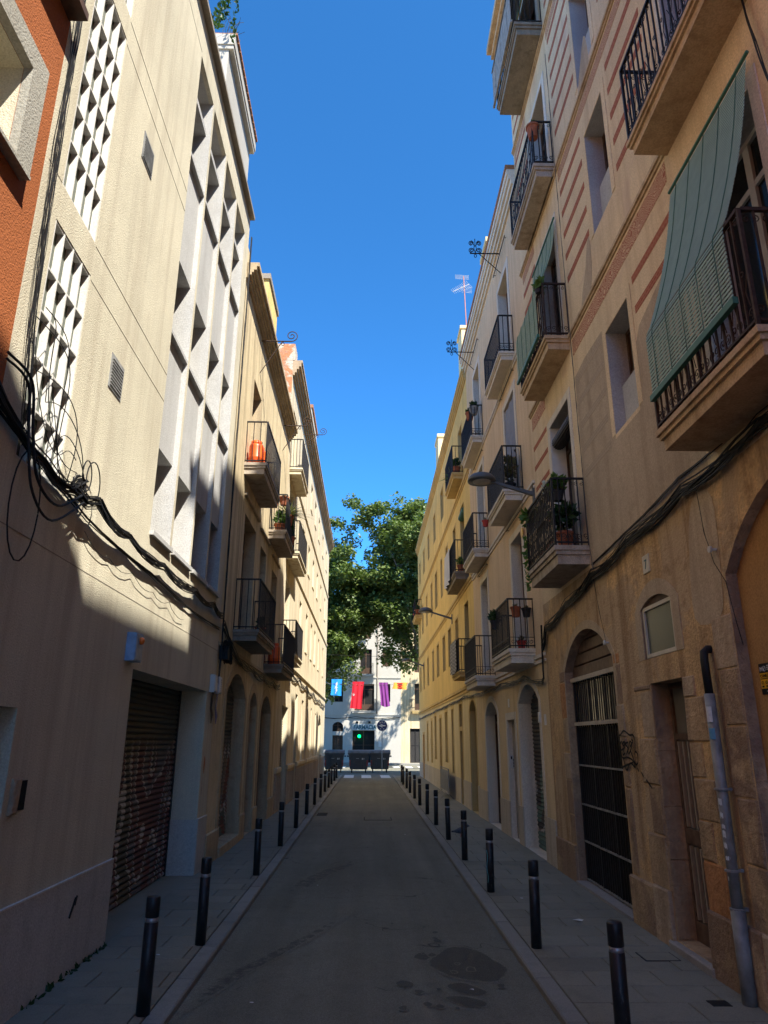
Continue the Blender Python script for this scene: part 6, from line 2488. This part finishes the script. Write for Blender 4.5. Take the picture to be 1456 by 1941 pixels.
# graffiti tag on the stone
STR = [[(9.03, 2.12), (8.93, 2.07), (8.78, 2.12), (8.6, 2.07), (8.49, 2.07), (8.44, 2.0), (8.47, 1.89)], [(9.02, 2.07), (8.96, 1.97), (8.93, 1.84), (9.02, 1.77)], [(8.93, 1.84), (8.89, 1.81), (8.72, 1.82), (8.57, 1.79), (8.52, 1.74), (8.53, 1.72), (8.66, 1.76), (8.79, 1.68), (8.85, 1.72)], [(8.88, 1.81), (8.84, 1.73)], [(8.99, 1.7), (8.57, 1.77)], [(8.49, 1.86), (8.46, 1.89), (8.4, 1.86), (8.41, 1.78), (8.46, 1.75), (8.51, 1.77), (8.61, 1.89)], [(9.0, 1.94), (8.89, 2.0)], [(8.95, 2.01), (8.94, 1.85)], [(8.92, 1.9), (8.81, 1.93), (8.87, 1.97), (8.78, 1.99), (8.89, 1.85), (8.8, 1.87)], [(8.67, 1.99), (8.77, 1.97), (8.69, 1.92), (8.76, 1.86)], [(8.71, 1.86), (8.64, 1.97), (8.6, 2.0), (8.55, 1.97), (8.61, 1.9), (8.68, 1.86)], [(8.62, 1.94), (8.51, 2.0), (8.55, 2.02)], [(8.44, 1.71), (8.41, 1.68)], [(8.33, 1.67), (8.29, 1.63)], [(8.21, 1.6), (8.08, 1.53)]]
tg = thing('graffiti_tag', 'black sprayed graffiti tag beside the barred gate', 'graffiti', tuple(FR.p(8.6, 1.53, .018)))
for s_ in STR:
    mb = MB()
    pts = []
    for i in range(len(s_) - 1):
        p0, p1, p2, p3 = [Vector(s_[min(max(i + k, 0), len(s_) - 1)]) for k in (-1, 0, 1, 2)]
        for j in range(4):
            q = j / 4
            pts.append(.5 * ((2 * p1) + (-p0 + p2) * q + (2 * p0 - 5 * p1 + 4 * p2 - p3) * q * q + (-p0 + 3 * p1 - 3 * p2 + p3) * q ** 3))
    pts.append(Vector(s_[-1]))
    hw = .011
    for a, b in zip(pts[:-1], pts[1:]):
        d = (b - a)
        if d.length < 1e-6:
            continue
        d.normalize()
        nn = Vector((-d.y, d.x)) * hw
        a2, b2 = a - d * hw * .5, b + d * hw * .5
        ws = .024 if max(a.x, b.x) < 9.0 else .018
        mb.quad(FR.p(a2.x + nn.x, a2.y + nn.y, ws), FR.p(b2.x + nn.x, b2.y + nn.y, ws), FR.p(b2.x - nn.x, b2.y - nn.y, ws), FR.p(a2.x - nn.x, a2.y - nn.y, ws))
    mb.build('stroke', 'paint_black', tg)
# litter
r_ = random.Random(33)
for i, (x, y, s_, lab) in enumerate(((2.4, 9.0, .06, 'crumpled clear plastic on the right pavement below the gate'), (2.0, 10.2, .03, 'white paper scrap behind the second right bollard'), (-1.95, 7.7, .02, 'tiny white paper scrap by the left pavement bollards'), (-.7, 11.4, .02, 'white scrap lying on the left of the road'), (.9, 6.9, .02, 'white speck of litter beside the wet patch'), (-.9, 6.6, .018, 'pale speck of litter near the left kerb'), (.85, 17.2, .03, 'white scrap on the road near the right kerb'))):
    mb = MB()
    n = 6
    z = .064 if abs(x) > 1.46 else .006
    ring = [(x + s_ * math.cos(k * PI / 3) * r_.uniform(.5, 1.5), y + s_ * math.sin(k * PI / 3) * r_.uniform(.4, 1), z + r_.uniform(0, s_ * .3)) for k in range(n)]
    mb.add([(x, y, z + s_ * .35)] + ring, [(0, k + 1, (k + 1) % n + 1) for k in range(n)])
    solo(mb, 'litter', 'paper', lab, 'litter', (x, y, z))

# ------------------------------------------------------------------ pigeon and a swift
t = thing('pigeon', 'grey pigeon standing on the right pavement near the bollards', 'pigeon', (2.0, 16.4, .06))
mb = MB()
N = 12
prof_ = [(-.20, .012, .015), (-.15, .022, .02), (-.10, .03, .035), (-.05, .048, .055), (.0, .056, .066), (.05, .052, .06), (.09, .036, .045), (.115, .025, .03), (.125, .026, .03), (.15, .026, .028), (.168, .014, .016), (.18, .004, .006), (.195, .003, .004)]
zc = [.10, .105, .11, .118, .125, .135, .155, .185, .205, .215, .213, .208, .204]
for (x, ry, rz), z in zip(prof_, zc):
    for k in range(N):
        a = 2 * PI * k / N
        mb.v.append(Vector((2.0 + x, 16.4 + ry * math.cos(a), .06 + z + rz * math.sin(a))))
for i in range(len(prof_) - 1):
    for k in range(N):
        mb.f.append([i * N + k, i * N + (k + 1) % N, (i + 1) * N + (k + 1) % N, (i + 1) * N + k])
        mb.m.append(0)
mb.f.append(list(range(N))[::-1])
mb.f.append([(len(prof_) - 1) * N + k for k in range(N)])
mb.m += [0, 0]
mb.build('body', 'pigeon_grey', t, True)
for s_ in (-.02, .02):
    mb = MB()
    mb.tube([(2.005, 16.4 + s_, .06 + .075), (2.0, 16.4 + s_, .065)], .005, 5)
    for d in ((.03, 0), (.022, .014), (.022, -.014), (-.018, 0)):
        mb.tube([(2.0, 16.4 + s_, .064), (2.0 + d[0], 16.4 + s_ + d[1], .063)], .003, 4)
    mb.build('leg', 'red_plastic', t)
mb = MB()
c = Vector((-2.35, 46, 16.4))
mb.add([c + Vector(v) for v in ((0, -.1, 0), (.03, 0, .015), (0, .12, 0), (-.03, 0, .015), (.2, .03, .05), (.34, .12, .0), (-.2, .03, .05), (-.34, .12, .0), (0, 0, .035), (0, 0, -.02), (.03, .2, 0), (-.03, .2, 0))],
       [(0, 1, 8), (0, 8, 3), (1, 2, 8), (8, 2, 3), (0, 9, 1), (0, 3, 9), (1, 9, 2), (2, 9, 3), (0, 4, 1), (0, 5, 4), (1, 4, 5), (0, 3, 6), (0, 6, 7), (3, 7, 6), (2, 10, 1), (2, 3, 11)])
solo(mb, 'bird', 'pigeon_grey', 'small dark swift flying in the blue sky', 'bird', tuple(c))

# ------------------------------------------------------------------ plane trees
def tree(label, base, height, cen, rad, seed, nleaf, leaf_size=.27):
    """cen/rad: crown ellipsoid; limbs reach into it, leaf clumps fill it unevenly"""
    r_ = random.Random(seed)
    t = thing('plane_tree', label, 'tree', base, 'plane trees in the cross street')
    b, cen, rad = Vector(base), Vector(cen), Vector(rad)
    mb = MB()
    tips = []

    def inside(p, k=1.0):
        d = p - cen
        return (d.x / rad.x) ** 2 + (d.y / rad.y) ** 2 + (d.z / rad.z) ** 2 < k

    def limb(p, q, r0, depth):
        n = 7
        d = q - p
        pts, rs = [p.copy()], [r0]
        off = Vector((r_.uniform(-1, 1), r_.uniform(-1, 1), r_.uniform(-.4, .6))) * d.length * .10
        for i in range(1, n + 1):
            s_ = i / n
            x = p + d * s_ + off * math.sin(PI * s_) + Vector((r_.uniform(-.06, .06), r_.uniform(-.06, .06), 0)) * d.length * .3
            pts.append(x)
            rs.append(max(.012, r0 * (1 - .72 * s_)))
            if depth < 2 and i >= 3 and r_.random() < .85:
                a = r_.uniform(0, 2 * PI)
                e = x + Vector((math.cos(a), math.sin(a), r_.uniform(-.15, .8))).normalized() * d.length * r_.uniform(.3, .5)
                limb(x.copy(), e, rs[-1] * .6, depth + 1)
            if depth >= 1 and i >= 3:
                tips.append(x.copy())
        mb.tube(pts, rs, 8 if depth < 1 else 5)

    fork = Vector((b.x + (cen.x - b.x) * .35, b.y + (cen.y - b.y) * .35, cen.z - rad.z * .95))
    tr = [b.lerp(fork, k / 6) + Vector((.07 * math.sin(k * 1.3), .05 * math.cos(k), 0)) for k in range(7)]
    mb.tube(tr, [.40, .33, .30, .29, .28, .27, .26], 10)
    for k in range(9):
        a = k * 2.4 + r_.uniform(-.3, .3)
        el = r_.uniform(-.25, .95)
        q = cen + Vector((rad.x * math.cos(a) * .8 * math.cos(el * 1.2), rad.y * math.sin(a) * .8 * math.cos(el * 1.2), rad.z * .85 * el))
        limb(tr[-1].copy() + Vector((0, 0, -.3 * (k % 3))), q, r_.uniform(.11, .17), 0)
    mb.build('trunk', 'bark', t, True)
    mb = MB()
    centres = [(p, r_.uniform(.4, .8)) for p in tips]
    for _ in range(210):
        d = Vector((r_.gauss(0, 1), r_.gauss(0, 1), r_.gauss(0, 1))).normalized()
        k = r_.uniform(.5, 1.03)
        centres.append((cen + Vector((d.x * rad.x * k, d.y * rad.y * k, d.z * rad.z * k)), r_.uniform(.45, 1.05)))
    wsum = sum(c[1] ** 1.6 for c in centres)
    V_, F_ = mb.v, mb.f
    for c, rr in centres:
        for _ in range(int(nleaf * rr ** 1.6 / wsum)):
            d = Vector((r_.gauss(0, 1), r_.gauss(0, 1), r_.gauss(0, .8)))
            if d.length < 1e-4:
                continue
            d = d.normalized() * rr * (r_.random() ** .4)
            p = c + d
            ax = Vector((r_.uniform(-1, 1), r_.uniform(-1, 1), r_.uniform(-1, .2))).normalized()
            up = (Vector((r_.uniform(-.8, .8), r_.uniform(-.8, .8), 1)) + d * .6)
            sd = ax.cross(up)
            if sd.length < 1e-3:
                continue
            sd.normalize()
            s_ = leaf_size * r_.uniform(.55, 1.25)
            k = len(V_)
            V_ += [p - ax * s_ * .45, p + sd * s_ * .42 + ax * s_ * .05, p + ax * s_ * .5, p - sd * s_ * .42 + ax * s_ * .05]
            F_.append([k, k + 1, k + 2])
            F_.append([k, k + 2, k + 3])
            mb.m += [0, 0]
    mb.build('crown', 'leaf_plane', t, fixn=False)
    return t


tree('tall plane tree rising behind the long pale building', (-5.2, 56.0, 0), 19, (-3.6, 55.5, 12.0), (3.4, 3.6, 7.0), 3, 85000)
tree('tall plane tree leaning out behind the yellow building', (4.6, 55.0, 0), 20, (2.9, 55.0, 13.9), (3.2, 3.6, 6.8), 14, 85000)
